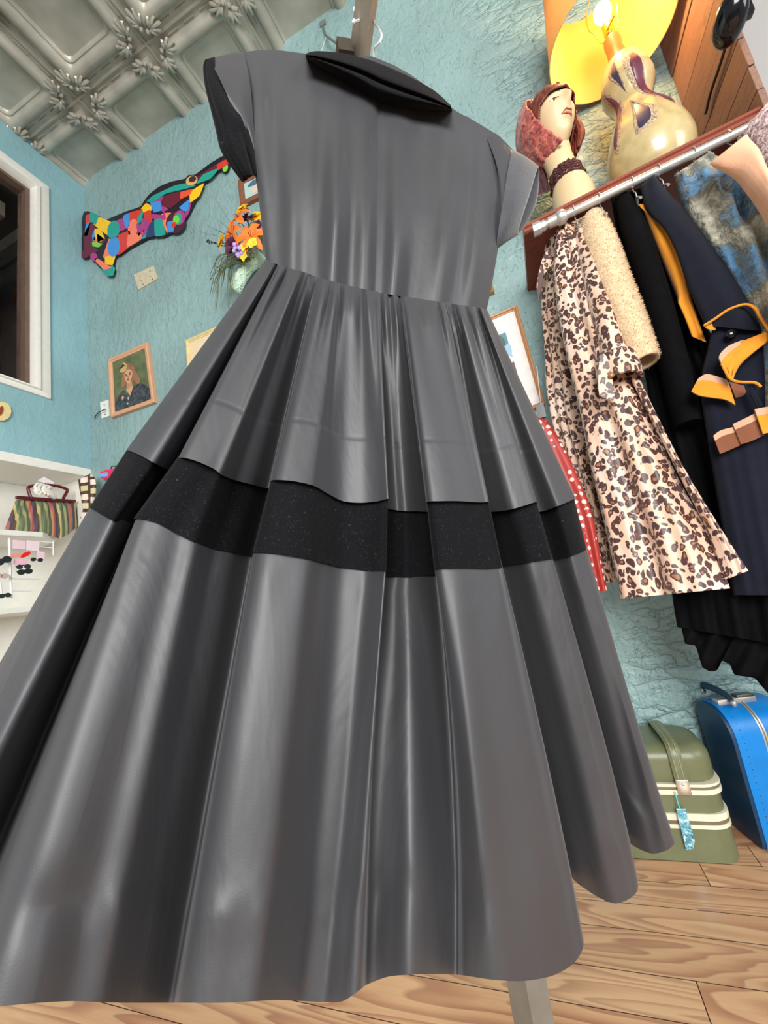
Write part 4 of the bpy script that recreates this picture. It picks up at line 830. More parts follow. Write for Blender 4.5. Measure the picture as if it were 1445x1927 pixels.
G().lathe(nb_, [(.034, 0), (.030, .03), (.025, .075), (.028, .105), (.026, .122), (.010, .128), (.009, .14)], 20, cap=True).build('neck', M_TEAK, lamp)
M_BRASS = plain('brass', (206, 150, 60), .25, .9)
G().lathe(nb_, [(.013, .14), (.017, .145), (.017, .19), (.015, .195)], 16, cap=True).build('socket', M_BRASS, lamp)
G().tube([nb_+Vector((-.012, -.01, .152)), nb_+Vector((.008, -.045, .154)), nb_+Vector((.010, -.048, .154))], [.003, .003, .007], 8).build('switch_key', M_BRASS, lamp)
kb_ = N('lit_bulb'); kb_.b.inputs['Emission Color'].default_value = (1, .70, .34, 1); kb_.b.inputs['Emission Strength'].default_value = 14; kb_.set(Base_Color=(1, .9, .7, 1)); kb_ = kb_.m
bl = nb_+Z*.198; G().lathe(bl, [(.012, 0), (.014, .012), (.026, .036), (.030, .052), (.026, .07), (.014, .081), (.002, .084)], 20).build('bulb', kb_, lamp)
pl = bpy.data.lights.new('lamp_bulb_light', 'POINT'); pl.energy = 8; pl.color = (1, .66, .30); pl.shadow_soft_size = .03; plo = bpy.data.objects.new('lamp_bulb_light', pl); COL.objects.link(plo); plo.parent = lamp; plo.location = bl+Z*.05-LB+Vector((0, -.05, 0))
hp = [nb_+Vector((math.cos(2.6)*x, math.sin(2.6)*x, z+.04)) for x, z in ((.012, .10), (.03, .108), (.042, .17), (.052, .20), (.05, .25), (.03, .30), (0, .33), (-.03, .30), (-.05, .25), (-.052, .20), (-.042, .17), (-.03, .108), (-.012, .10))]
G().tube([Vector(p) for p in crom(np.array([list(p) for p in hp]), 4)], .0018, 6).build('harp', M_BRASS, lamp)
kse = N('amber_lampshade'); kse.col(kse.mix(.5, lin((222, 186, 116)), lin((214, 176, 104)))); kse.set(Roughness=.7)
tr = kse.n('ShaderNodeBsdfTranslucent'); tr.inputs['Color'].default_value = (*lin((255, 214, 140)), 1); ms_ = kse.n('ShaderNodeMixShader'); ms_.inputs[0].default_value = .2; kse.l(kse.b.outputs[0], ms_.inputs[1]); kse.l(tr.outputs[0], ms_.inputs[2]); kse.l(ms_.outputs[0], kse.out.inputs[0]); kse = kse.m
so = nb_+Z*.135; rb, rt, hh = .208, .160, .34
ss = G(); ss.lathe(so, [(rb, 0), ((rb*2+rt)/3, hh/3), ((rb+rt*2)/3, hh*2/3), (rt, hh), (rt-.002, hh), ((rb+rt*2)/3-.002, hh*2/3), ((rb*2+rt)/3-.002, hh/3), (rb-.002, 0), (rb, 0)], 64); ss.build('lamp_shade', kse, lamp)
for r_, z_ in ((rb, 0), (rt, hh)): G().tube([so+Vector((math.cos(a)*r_, math.sin(a)*r_, z_)) for a in np.linspace(0, 2*PI, 65)], .0022, 6).build('shade_rim', plain('shade_trim', (232, 190, 120), .6), lamp)
G().tube([so+Vector((-rt, 0, hh)), nb_+Z*.37, so+Vector((rt, 0, hh))], .002, 6).build('shade_spider', M_BRASS, lamp)
cdp = [nb_+Vector((-.022, -.01, .02)), nb_+Vector((-.03, -.012, .055)), nb_+Vector((-.034, -.01, .03)), nb_+Vector((-.028, .02, -.02)), LB+Vector((-.09, .06, .17)), LB+Vector((-.11, .09, .02))]
# mannequin head ------------------------------------------------------------------
HC = at(1034, 243, Y=1.47); yawh = R(-56)      # facing right and a little to the viewer
up = Vector((0, 0, 1)); fw = Vector((math.cos(yawh), math.sin(yawh), .10)).normalized(); rt_ = fw.cross(up).normalized(); uph = rt_.cross(fw)
MH = Matrix((fw, -rt_, uph)).transposed()*1.12; SZ = SA.z+(SB.z-SA.z)*((HC.x-SA.x)/(SB.x-SA.x))
hd_ = thing('mannequin_head', 'pale mannequin head with auburn hair and red headscarf looking right on the shelf', 'mannequin head', (HC.x, HC.y, SZ))
M_SKINM = plain('painted_mannequin_skin', (218, 190, 148), .45, var=.04, scale=12)
def head_pt(th, ph):    # th polar from crown, ph azimuth from face direction
    x, y, z = math.sin(th)*math.cos(ph), math.sin(th)*math.sin(ph), math.cos(th)
    f = max(0, x); rx = .088+.0*f; ry = .068; rz = .108
    p = Vector((x*rx, y*ry, z*rz))
    # jaw taper
    if z < 0: k = 1+.36*z*(1-.2*f); p.x *= k+.10*f*(-z); p.y *= k
    gz = lambda y0, z0, sy, sz: math.exp(-(p.y-y0)**2/sy**2-(p.z-z0)**2/sz**2)*(x > 0)
    p.x += .017*gz(0, -.018, .011, .012)+.015*gz(0, .0, .007, .018)+.005*gz(0, .022, .03, .012)      # nose, bridge, brow
    p.x += .010*gz(0, -.046, .018, .006)+.009*gz(0, -.056, .015, .005)-.004*gz(0, -.050, .016, .0025)
    p.x += .012*gz(0, -.085, .020, .016)+.005*gz(.038, -.02, .02, .02)+.005*gz(-.038, -.02, .02, .02)
    p.x -= .010*gz(.030, .006, .013, .009)+.010*gz(-.030, .006, .013, .009)
    return p
vs = []; nr, nsg = 120, 150
for i in range(nr+1):
    th = PI*i/nr
    for k in range(nsg): vs.append(HC+MH @ head_pt(th, 2*PI*k/nsg))
fs = [(i*nsg+k, (i+1)*nsg+k, (i+1)*nsg+(k+1) % nsg, i*nsg+(k+1) % nsg) for i in range(nr) for k in range(nsg)]
g = G().add(vs, fs)
nk0 = HC+MH @ Vector((-.014, 0, -.062)); nz = SZ+.145
nx = Vector((nk0.x+.012, nk0.y, 0))
g.tube([nk0, nk0+(Vector((nx.x, nx.y, nz+.05))-nk0)*.45, Vector((nx.x, nx.y, nz+.055)), Vector((nx.x+.003, nx.y, nz+.030)), Vector((nx.x+.006, nx.y, nz+.008)), Vector((nx.x+.008, nx.y, nz-.03)), Vector((nx.x+.008, nx.y, SZ+.002))], [.056, .048, .048, .050, .058, .068, .07], 28)
g.build('head', M_SKINM, hd_)
fp = lambda y, z, o=.0012: HC+MH @ (lambda q: q+Vector((o, 0, 0)))(face_hit(y, z))
def face_hit(y, z):
    best = None
    for i in range(1, 90):
        for k in range(-30, 31):
            q = head_pt(PI*i/90, k*PI/66); d = (q.y-y)**2+(q.z-z)**2
            if best is None or d < best[0]: best = (d, q)
    q = best[1].copy(); q.y, q.z = y, z; return q
M_LIPS, M_EYEW, M_LASH = plain('coral_lips', (176, 92, 72), .4), plain('eye_white', (236, 230, 220), .2), plain('brown_lash', (70, 44, 36), .6)
for s in (1, -1):
    e = G().ball(fp(.030*s, .004, -.002), (.006, .012, .0052), 12, 8, MH); e.build('eye', M_EYEW, hd_)
    G().ball(fp(.031*s, .004, .002), (.0035, .0045, .0045), 10, 6, MH).build('iris', M_LASH, hd_)
    G().tube([fp(.018*s, .006), fp(.030*s, .0115), fp(.043*s, .005)], [.0008, .0018, .0008], 6).build('eyelash', M_LASH, hd_); G().tube([fp(.014*s, .022), fp(.030*s, .030), fp(.046*s, .022)], [.001, .002, .0006], 6).build('eyebrow', M_LASH, hd_)
lp_ = G().tube([fp(-.019, -.049), fp(-.008, -.0445), fp(0, -.046), fp(.008, -.0445), fp(.019, -.049)], [.0008, .0034, .003, .0034, .0008], 8); lp_.tube([fp(-.019, -.050), fp(-.008, -.055), fp(.008, -.055), fp(.019, -.050)], [.0008, .0036, .0036, .0008], 8); lp_.build('lips', M_LIPS, hd_)
def cap(name, mat, cond, o, label=None, wavy=0, parent=hd_, seed=2):
    rr = wob(seed, 6, 6); vs = []; keep = {}
    for i in range(nr+1):
        for k in range(nsg):
            q = head_pt(PI*i/nr, 2*PI*k/nsg); n_ = Vector((q.x/.088**2, q.y/.068**2, q.z/.108**2)).normalized()
            vs.append((q, n_, i, k))
    out = []; fs = []
    for q, n_, i, k in vs: out.append(HC+MH @ (q+n_*(o+wavy*rr(i/nr*1.5+k/nsg*3))))
    for i in range(nr):
        for k in range(nsg):
            idx = (i*nsg+k, (i+1)*nsg+k, (i+1)*nsg+(k+1) % nsg, i*nsg+(k+1) % nsg)
            q = sum((vs[j][0] for j in idx), Vector())/4
            if cond(q): fs.append(idx)
    g = G().add(out, fs); b = len(out); ob = g.build(name, mat, parent); 
    md = ob.modifiers.new('thickness', 'SOLIDIFY'); md.thickness = .006; md.offset = -1
    if label: ob['label'] = label
    return ob
M_HAIR = N('auburn_hair'); vh = M_HAIR.coord((1, 1, .25)); M_HAIR.col(M_HAIR.ramp(M_HAIR.noise(vh, 120, 3), [(.3, lin((66, 24, 20))), (.7, lin((136, 58, 40)))])); M_HAIR.set(Roughness=.4); M_HAIR.bump(M_HAIR.noise(vh, 200, 3), .6, .003); M_HAIR = M_HAIR.m
cap('hair', M_HAIR, lambda q: q.z > .024-.9*max(0, abs(q.y)-.040)-max(0, .05-q.x)*1.6 or q.x < -.01, .012, wavy=.003)
for s in (1,):
    g = G()
    for j in range(6):
        a = HC+MH @ Vector((.034-.016*j, (.066+.004*j)*s, .02)); b = HC+MH @ Vector((.030-.018*j, (.082+.004*(j % 2))*s, -.045)); c = HC+MH @ Vector((.018-.014*j, (.060)*s, -.105-.006*j))
        g.tube([Vector(q) for q in crom(np.array([list(a), list(b), list(c)]), 4)], [.014]*6+[.012, .009, .004], 8)
    g.build('hair_lock', M_HAIR, hd_)
kd_ = N('red_print_scarf'); vd = kd_.coord(); kd_.col(kd_.ramp(kd_.noise(vd, 70, 3, .6, 1), [(.35, lin((110, 40, 46))), (.5, lin((176, 84, 76))), (.66, lin((214, 128, 108)))])); kd_.set(Roughness=.5, Sheen_Weight=.2); kd_.bump(kd_.noise(vd, 40, 3), .3, .005); kd_ = kd_.m
hs_ = cap('headscarf', kd_, lambda q: q.x < (.030 if q.y < 0 else -.02)-.25*max(0, q.z)+.0*q.z and q.z > -.098, .030, 'red patterned headscarf', .004)
shell('scarf_tail', [(1003, 290, 1.52), (985, 300, 1.5), (990, 340, 1.5), (1004, 372, 1.5)], [(1018, 290, 1.52), (1024, 310, 1.5), (1030, 335, 1.5), (1034, 356, 1.5)], .02, plain('dark_red_scarf', (64, 26, 34), .5, var=.5, scale=50), hd_, 12, 12, amp=.012)
M_LACE = plain('wine_lace', (72, 26, 32), .6, var=.5, scale=300, bump=.6, bscale=300)
g = G(); rr = random.Random(5)
for j, (z_, r_) in enumerate(((.062, .050), (.054, .051), (.044, .052), (.034, .053), (.016, .058))):
    pts = []
    for k in range(41):
        a = 2*PI*k/40; pts.append(Vector((nx.x+.004+(r_+.003*math.sin(k*2.1))*math.cos(a), nx.y+(r_+.003*math.sin(k*2.1))*math.sin(a), nz+z_+.003*math.sin(k*3.3+j))))
    g.tube(pts, .0048, 6)
for k in range(110):
    a = rr.random()*6.28; z_ = rr.uniform(.024, .054); g.ball(Vector((nx.x+.004+.054*math.cos(a), nx.y+.054*math.sin(a), nz+z_)), .0036, 6, 4)
g.build('lace_choker', M_LACE, hd_)
# black spotlight clipped to the planks, with its cord
sp0 = at(1374, 36, X=XP-.05); spot = thing('spotlight', 'glossy black clip spotlight with trailing cord on the plank pillar', 'lamp', sp0)
M_BLKGL = plain('black_gloss', (12, 13, 18), .12, var=.1); ax = (at(1384, -6, X=XP-.04)-at(1368, 62, X=XP-.06)).normalized(); vd_ = (CAM-sp0).normalized(); ax2 = (ax-vd_*ax.dot(vd_)).normalized()
Msp = Matrix((vd_.cross(ax2), vd_, ax2)).transposed()
G().ball(sp0, (.040, .036, .060), 24, 16, Msp).build('housing', M_BLKGL, spot)
G().lathe(sp0+vd_*.004, [(.0, 0), (.030, .0), (.034, .006)], 24, vd_).build('back_disc', M_BLKGL, spot)
G().box((XP-.05, sp0.y-.012, sp0.z-.02), (XP-.001, sp0.y+.012, sp0.z+.02), bevel=.003).build('clip', M_BLKGL, spot)
cp = [(1371, 66), (1364, 92), (1352, 130), (1340, 165), (1333, 190), (1330, 205), (1327, 214)]
G().tube([Vector(p) for p in crom(np.array([list(at(x, y, X=XP-.012)) for x, y in cp]), 4)], .0042, 8).build('cord', cmat((30, 32, 42), .5), spot)
# ------------------------------------------------------------------ hanging clothes
def tubepx(g, pts, rs, seg=14, flat=1.0, m=4, mi=0, cap=True):
    q = crom(np.array([[*at(x, y, Y=yy), r] for (x, y, yy), r in zip(pts, rs)]), m); g.tube([Vector(p[:3]) for p in q], [float(p[3]) for p in q], seg, mi, cap, flat); return g
kl = N('leopard_print'); vl = kl.coord((1, 1, .8)); dn_ = kl.n('ShaderNodeTexNoise'); dn_.inputs['Scale'].default_value = 26; kl.l(vl, dn_.inputs['Vector'])
ad_ = kl.n('ShaderNodeVectorMath', operation='MULTIPLY_ADD'); kl.l(dn_.outputs['Color'], ad_.inputs[0]); ad_.inputs[1].default_value = (.035, .035, .035); kl.l(vl, ad_.inputs[2])
vo_ = kl.n('ShaderNodeTexVoronoi'); vo_.inputs['Scale'].default_value = 66; vo_.inputs['Randomness'].default_value = .9; kl.l(ad_.outputs[0], vo_.inputs['Vector'])
dist = kl.math('ADD', vo_.outputs['Distance'], kl.math('MULTIPLY', kl.math('SUBTRACT', kl.noise(vl, 75, 3), .5), .34))
gap = kl.ramp(kl.noise(ad_.outputs[0], 55, 2), [(.22, (0, 0, 0)), (.34, (1, 1, 1))])
spots = kl.ramp(dist, [(0, (1, 1, 1)), (.48, (1, 1, 1)), (.53, (0, 0, 0))]); centre = kl.ramp(dist, [(0, (1, 1, 1)), (.20, (1, 1, 1)), (.27, (0, 0, 0))])
base = kl.ramp(kl.noise(vl, 7, 4), [(.35, lin((236, 208, 190))), (.65, lin((222, 182, 154)))])
c1 = kl.mix(kl.math('MULTIPLY', spots, kl.math('ADD', kl.math('MULTIPLY', gap, .9), .1)), base, lin((72, 44, 44)))
c2 = kl.mix(kl.math('MULTIPLY', kl.math('MULTIPLY', centre, gap), kl.ramp(vo_.outputs['Color'], [(.5, (0, 0, 0)), (.55, (1, 1, 1))])), c1, lin((158, 106, 70)))
kl.col(c2); kl.set(Roughness=.42, Sheen_Weight=.15); kl.bump(kl.noise(kl.coord((1, 1, .4)), 16, 4), .25, .02); M_LEO = kl.m
hanger(1080, 'first steel hanger from the left, inside the leopard coat')
leo = thing('leopard_coat', 'leopard print raincoat with cuffed sleeve, first on the rail', 'coat', rail_at(1085)-Z*.06)
shell('back_panel', [(1040, 432, 1.45), (1022, 480, 1.5), (1018, 560, 1.52), (1024, 650, 1.52), (1030, 750, 1.5), (1060, 880, 1.48), (1095, 1000, 1.46), (1135, 1097, 1.44)],
  [(1075, 430, 1.42), (1080, 480, 1.42), (1090, 560, 1.42), (1100, 650, 1.42), (1120, 750, 1.42), (1140, 880, 1.42), (1165, 1000, 1.42), (1185, 1094, 1.42)], .018, M_LEO, leo, 24, 40, amp=.012, seed=3)
shell('side_panel', [(1062, 418, 1.40), (1044, 470, 1.38), (1046, 560, 1.37), (1064, 660, 1.36), (1088, 760, 1.34), (1112, 880, 1.33), (1140, 1000, 1.31), (1168, 1127, 1.30)],
  [(1085, 420, 1.38), (1112, 470, 1.36), (1146, 550, 1.33), (1165, 650, 1.31), (1215, 760, 1.28), (1266, 880, 1.25), (1330, 1000, 1.22), (1374, 1107, 1.20)], .045, M_LEO, leo, 36, 50, fold=lambda u, v: .016*v*math.sin(u*10+.6)+.007*v*math.sin(u*23+1)-.02*math.exp(-((u-.36)/.05)**2)*max(0, .75-v), seed=5)
shell('front_panel', [(1150, 640, 1.30), (1210, 760, 1.26), (1280, 900, 1.22), (1330, 1000, 1.21), (1362, 1092, 1.21)], [(1170, 640, 1.29), (1226, 760, 1.24), (1290, 885, 1.20), (1360, 1000, 1.18), (1408, 1074, 1.17)], .014, M_LEO, leo, 12, 30, amp=.006)
g = G(); tubepx(g, [(1088, 436, 1.36), (1112, 500, 1.32), (1134, 580, 1.29), (1152, 650, 1.27), (1164, 690, 1.26)], [.020, .040, .044, .040, .044], 20, .8, 5); slv = g.build('sleeve', M_LEO, leo)
g = G(); a, b = at(1156, 672, Y=1.255), at(1172, 735, Y=1.245); axc = (b-a).normalized(); g.lathe(a, [(.047, 0), (.052, .004), (.056, .05), (.055, .078), (.049, .079), (.048, .05), (.044, .01)], 28, axc); g.build('cuff', M_LEO, slv)
g = G(); g.slab([at(x, y, Y=1.195) for x, y in soft([(1130, 668), (1142, 672), (1156, 735), (1154, 752), (1128, 744), (1126, 700)], 3)], (0, .006, 0)); g.build('cuff_strap', M_LEO, slv)
G().ball(at(1150, 706, Y=1.188), (.008, .005, .008), 10, 6).build('button', plain('tortoise_button', (150, 108, 62), .25), slv)
G().slab([at(x, y, Y=1.41) for x, y in soft([(1022, 482), (1036, 470), (1038, 500), (1020, 520), (1012, 552), (1010, 530)])], (0, .008, 0)).build('epaulette', M_LEO, leo)
G().slab([at(x, y, Y=1.405) for x, y in [(1014, 515), (1024, 506), (1020, 532), (1013, 570), (1011, 545)]], (0, .006, 0)).build('belt_tab', plain('brown_lining', (92, 66, 64), .5), leo)
def fuzz(name, obs, n, ln, mat, parent, seed, curl=.4, rad=.0006):
    rr = np.random.default_rng(seed); g = G(); me = obs.data; polys = [p for p in me.polygons if p.area > 1e-8 and p.normal.dot(CAM-(p.center+obs.location)) > -.3]; ar = np.array([p.area for p in polys]); ix = rr.choice(len(polys), n, p=ar/ar.sum())
    off = Vector((0, 0, 0)); vv_ = []; ff_ = []
    for i in ix:
        p = polys[i]; v_ = [me.vertices[k].co for k in p.vertices]; a, b = rr.random(), rr.random(); c = v_[0].lerp(v_[1], a).lerp(v_[-1].lerp(v_[2 % len(v_)], a), b)
        d = (p.normal+Vector(rr.uniform(-1, 1, 3))*curl).normalized(); s = d.cross(Vector(rr.uniform(-1, 1, 3))).normalized(); L = ln*rr.uniform(.5, 1.2); q = d+Vector((0, 0, -.5))+s*rr.uniform(-.8, .8); e = c+d*L*.6; t = e+q.normalized()*L*.5
        k = len(vv_); w = s*rad; vv_ += [c-w, c+w, e-w*.8, e+w*.8, t]; ff_ += [(k, k+1, k+3, k+2), (k+2, k+3, k+4)]
    o = mesh_obj(name, vv_, ff_, mat, parent); o['kind'] = 'stuff'; return o
M_TEDDY = plain('cream_boucle', (222, 192, 154), .9, var=.10, scale=60, bump=.9, bscale=110, sheen=.3)
hanger(1128, 'second steel hanger from the left, inside the cream coat')
ted = thing('cream_coat', 'cream boucle coat with fuzzy sleeve, behind the leopard coat', 'coat', rail_at(1122)-Z*.06)
g = G(); tubepx(g, [(1116, 412, 1.36), (1128, 460, 1.33), (1150, 530, 1.30), (1178, 600, 1.28), (1204, 660, 1.265), (1214, 682, 1.26)], [.036, .054, .057, .054, .046, .042], 24, .85, 5, cap=False); ts_ = g.build('sleeve', M_TEDDY, ted); md = ts_.modifiers.new('thickness', 'SOLIDIFY'); md.thickness = .009; md.offset = -1
bd_ = shell('body', [(1076, 418, 1.42), (1085, 500, 1.42), (1100, 620, 1.42), (1130, 760, 1.4), (1180, 950, 1.38)], [(1120, 396, 1.38), (1150, 460, 1.36), (1168, 560, 1.36), (1196, 700, 1.34), (1230, 900, 1.33)], .03, M_TEDDY, ted, 16, 24)
fuzz('pile', ts_, 9000, .006, M_TEDDY, ted, 1)
M_BLKV = plain('black_plush', (7, 7, 10), .9, var=.3, bump=.3, bscale=120, Specular_IOR_Level=.12)
hanger(1190, 'third steel hanger from the left, inside the long black coat')
blk = thing('black_coat', 'long black plush coat with ragged hem reaching almost to the suitcases', 'coat', rail_at(1180)-Z*.06)
hemr = [(1268, 1122), (1289, 1212), (1309, 1215), (1321, 1256), (1336, 1264), (1350, 1262), (1357, 1243), (1373, 1249), (1381, 1270), (1420, 1276), (1446, 1306), (1500, 1330)]
shell('body', [(1150, 372, 1.40), (1160, 440, 1.40), (1180, 540, 1.40), (1205, 660, 1.39), (1226, 780, 1.38), (1244, 900, 1.36), (1256, 1010, 1.35), (1262, 1100, 1.34), (1274, 1180, 1.33)],
  [(1216, 350, 1.36), (1262, 440, 1.34), (1310, 560, 1.32), (1360, 680, 1.31), (1420, 800, 1.30), (1470, 930, 1.29), (1500, 1040, 1.28), (1520, 1140, 1.27), (1530, 1225, 1.27)], .03, M_BLKV, blk, 40, 60, fold=lambda u, v: .014*math.sin(u*26+2*v)*(.3+.7*v)+.006*math.sin(u*55))
rows = []
hp_ = resample(hemr, 60); tp_ = resample([(1262, 1100), (1330, 1120), (1420, 1150), (1530, 1220)], 60)
for j in range(9):
    v_ = j/8; rows.append([at(*(tp_[i]*(1-v_)+hp_[i]*v_), Y=1.335-.06*i/59+.012*math.sin(i*.75)*v_) for i in range(60)])
for j in range(9):
    v_ = 1-j/8; rows.append([at(*(tp_[i]*(1-v_)+hp_[i]*v_), Y=1.347-.06*i/59+.012*math.sin(i*.75)*v_) for i in range(60)])
v_, f_ = sheet(rows); mesh_obj('ragged_hem', v_, f_, M_BLKV, blk)
g = G(); tubepx(g, [(1172, 378, 1.36), (1196, 440, 1.33), (1228, 540, 1.31), (1262, 660, 1.30), (1296, 800, 1.29)], [.030, .046, .048, .046, .044], 18, .7, 5); g.build('sleeve', M_BLKV, blk)
M_NAVY = plain('navy_wool', (20, 23, 36), .9, var=.12, sheen=.05, Specular_IOR_Level=.2, bump=.35, bscale=500)
M_MUS = plain('mustard_felt', (226, 142, 20), .8, var=.06, sheen=.2); M_PEACH = plain('peach_felt', (206, 160, 130), .8, var=.05); M_BRN = plain('brown_felt', (126, 74, 46), .8, var=.08)
hanger(1240, 'fourth steel hanger from the left, inside the navy cape')
cape = thing('navy_cape', 'navy wool cape with mustard facing and scalloped striped edge', 'cape', rail_at(1232)-Z*.06)
shell('shoulder_drape', [(1204, 350, 1.33), (1216, 398, 1.31), (1250, 430, 1.29), (1275, 480, 1.27), (1296, 545, 1.26), (1326, 612, 1.25)], [(1228, 330, 1.32), (1286, 392, 1.29), (1330, 440, 1.27), (1372, 500, 1.25), (1412, 560, 1.23), (1450, 625, 1.22)], .055, M_NAVY, cape, 30, 36, fold=lambda u, v: .006*math.sin(u*8+2)*v)
def ribbon(pts, h0, mats_, name, lab=None, th=.004):
    q = crom(np.array([[*at(x, y, Y=yy), *at(x2, y2, Y=yy2)] for (x, y, yy), (x2, y2, yy2) in zip(pts, h0)]), 6)
    n = len(q); vs = []; fs = []
    for r in q: a, b = Vector(r[:3]), Vector(r[3:]); d = Vector((.0, th, 0)); vs += [a, a.lerp(b, .28), b, b+d, a.lerp(b, .28)+d, a+d]
    mi = []
    for i in range(n-1):
        for k in range(6): fs.append((i*6+k, i*6+(k+1) % 6, (i+1)*6+(k+1) % 6, (i+1)*6+k)); mi.append(0 if k in (0, 4, 5) else 1)
    fs += [tuple(range(5, -1, -1)), tuple((n-1)*6+k for k in range(6))]; mi += [1, 1]
    o = mesh_obj(name, vs, fs, mats_, cape, True, mi); o.data.set_sharp_from_angle(angle=R(50))
    if lab: o['label'] = lab
    return o
G_ = [(1208, 384, 1.325), (1220, 420, 1.315), (1250, 500, 1.295), (1282, 580, 1.28), (1303, 630, 1.27)]
shell('facing', [(1206, 384, 1.325), (1226, 440, 1.31), (1254, 512, 1.30), (1282, 580, 1.285), (1304, 634, 1.28)], [(1212, 384, 1.32), (1262, 428, 1.285), (1284, 500, 1.27), (1300, 560, 1.265), (1328, 644, 1.25)], .012, M_MUS, cape, 12, 24, fold=lambda u, v: .004*math.sin(u*7))['label'] = 'mustard front facing'
def edge(pts, w, mat, name, lab=None):
    q = crom(np.array([list(at(x, y, Y=yy)) for x, y, yy in pts]), 6); o = G().tube([Vector(p) for p in q], w, 6).build(name, mat, cape)
    if lab: o['label'] = lab
edge([(1324, 613, 1.205), (1345, 600, 1.20), (1372, 582, 1.19), (1402, 573, 1.18), (1420, 580, 1.17), (1430, 596, 1.165), (1447, 622, 1.16)], .0032, M_MUS, 'mustard_edge')
shell('turn_back', [(1323, 612, 1.21), (1326, 616, 1.21), (1330, 619, 1.21)], [(1346, 602, 1.22), (1348, 610, 1.22), (1346, 622, 1.22)], .004, M_MUS, cape, 6, 8)
ribbon([(1396, 640, 1.19), (1372, 650, 1.18), (1358, 662, 1.17), (1353, 672, 1.17), (1357, 683, 1.17)], [(1445, 640, 1.17), (1420, 662, 1.17), (1385, 690, 1.165), (1372, 706, 1.165), (1370, 712, 1.165)], [M_PEACH, M_MUS], 'scallop')
shell('scallop', [(1396, 642, 1.185), (1364, 668, 1.18), (1358, 684, 1.175), (1366, 700, 1.17), (1375, 714, 1.17)], [(1447, 622, 1.17), (1447, 640, 1.17), (1420, 662, 1.165), (1392, 688, 1.165), (1378, 716, 1.165)], .006, M_MUS, cape, 12, 16)
edge([(1358, 684, 1.165), (1366, 700, 1.16), (1376, 714, 1.158), (1394, 719, 1.155), (1420, 720, 1.15), (1432, 728, 1.15)], .003, M_MUS, 'mustard_edge')
ribbon([(1314, 712, 1.20), (1328, 704, 1.195), (1345, 707, 1.19), (1366, 714, 1.185), (1371, 720, 1.185)], [(1301, 736, 1.20), (1316, 744, 1.195), (1340, 748, 1.19), (1366, 752, 1.185), (1384, 762, 1.185)], [M_PEACH, M_MUS], 'scallop')
ribbon([(1372, 718, 1.20), (1386, 722, 1.2), (1400, 726, 1.2)], [(1384, 748, 1.2), (1396, 746, 1.2), (1404, 738, 1.2)], [M_BRN, M_BRN], 'scallop')
ribbon([(1379, 798, 1.18), (1400, 788, 1.175), (1424, 776, 1.17)], [(1394, 836, 1.18), (1414, 830, 1.175), (1439, 818, 1.17)], [M_PEACH, M_BRN], 'block_stripe'); ribbon([(1342, 820, 1.19), (1356, 810, 1.19), (1382, 803, 1.185)], [(1355, 854, 1.19), (1370, 848, 1.19), (1393, 838, 1.185)], [M_PEACH, M_BRN], 'block_stripe'); ribbon([(1420, 770, 1.16), (1434, 767, 1.16), (1447, 765, 1.155)], [(1436, 816, 1.16), (1446, 814, 1.16), (1460, 810, 1.155)], [M_PEACH, M_MUS], 'block_stripe')
shell('under_panel', [(1345, 600, 1.235), (1330, 660, 1.24), (1318, 730, 1.24), (1335, 850, 1.24), (1380, 1120, 1.24)], [(1440, 610, 1.21), (1470, 660, 1.20), (1480, 730, 1.20), (1490, 850, 1.20), (1530, 1120, 1.2)], .02, M_NAVY, cape, 20, 24)
shell('strap', [(1405, 726, 1.165), (1412, 745, 1.165), (1424, 768, 1.165)], [(1417, 722, 1.165), (1424, 742, 1.165), (1434, 764, 1.165)], .006, M_NAVY, cape, 8, 10)
G().ball(at(1376, 628, Y=1.195), (.012, .007, .012), 16, 10).build('button', M_BLKGL, cape)
# mohair coat
km = N('blue_grey_mohair'); vm = km.coord((1, 1, .9)); c_m = km.ramp(km.noise(vm, 8, 5, .62, .3), [(.30, lin((40, 62, 92))), (.42, lin((92, 148, 190))), (.50, lin((118, 116, 92))), (.60, lin((222, 218, 196))), (.72, lin((132, 130, 110)))])
km.col(km.mix(km.math('MULTIPLY', km.noise(km.coord((1, 1, .5)), 95, 3, .7, 1.2), .55), c_m, lin((40, 44, 52)))); km.set(Roughness=.9, Sheen_Weight=.4); km.bump(km.noise(vm, 60, 4), 1, .012); km = km.m  # fine noise darkens the pile as painted shading between curls
hanger(1306, 'fifth steel hanger from the left, inside the mohair coat')
moh = thing('mohair_coat', 'fluffy blue, grey and cream mohair coat beside the navy cape', 'coat', rail_at(1300)-Z*.05)
mb_ = shell('body', [(1268, 330, 1.33), (1290, 400, 1.29), (1330, 460, 1.26), (1372, 520, 1.24), (1410, 585, 1.22), (1432, 640, 1.21), (1440, 800, 1.2)], [(1336, 284, 1.30), (1378, 322, 1.25), (1420, 368, 1.21), (1462, 430, 1.18), (1500, 500, 1.16), (1530, 580, 1.15), (1560, 760, 1.15)], .055, km, moh, 36, 44, fold=lambda u, v: .016*math.sin(u*14+v*5)+.008*math.sin(v*40+u*9))
fuzz('mohair_pile', mb_, 14000, .013, km, moh, 2, .7, .0009)
M_SALM = plain('salmon_wool', (236, 178, 142), .85, var=.06, sheen=.3, bump=.25, bscale=400)
sal = thing('salmon_coat', 'salmon pink wool coat at the right edge beyond the mohair coat', 'coat', at(1400, 275, Y=1.12))
shell('body', [(1352, 294, 1.18), (1374, 322, 1.17), (1410, 372, 1.15), (1440, 420, 1.14), (1462, 470, 1.13), (1480, 560, 1.12)], [(1392, 262, 1.12), (1424, 274, 1.10), (1446, 320, 1.08), (1470, 370, 1.07), (1500, 440, 1.06), (1540, 560, 1.05)], .045, M_SALM, sal, 20, 24, amp=.002)
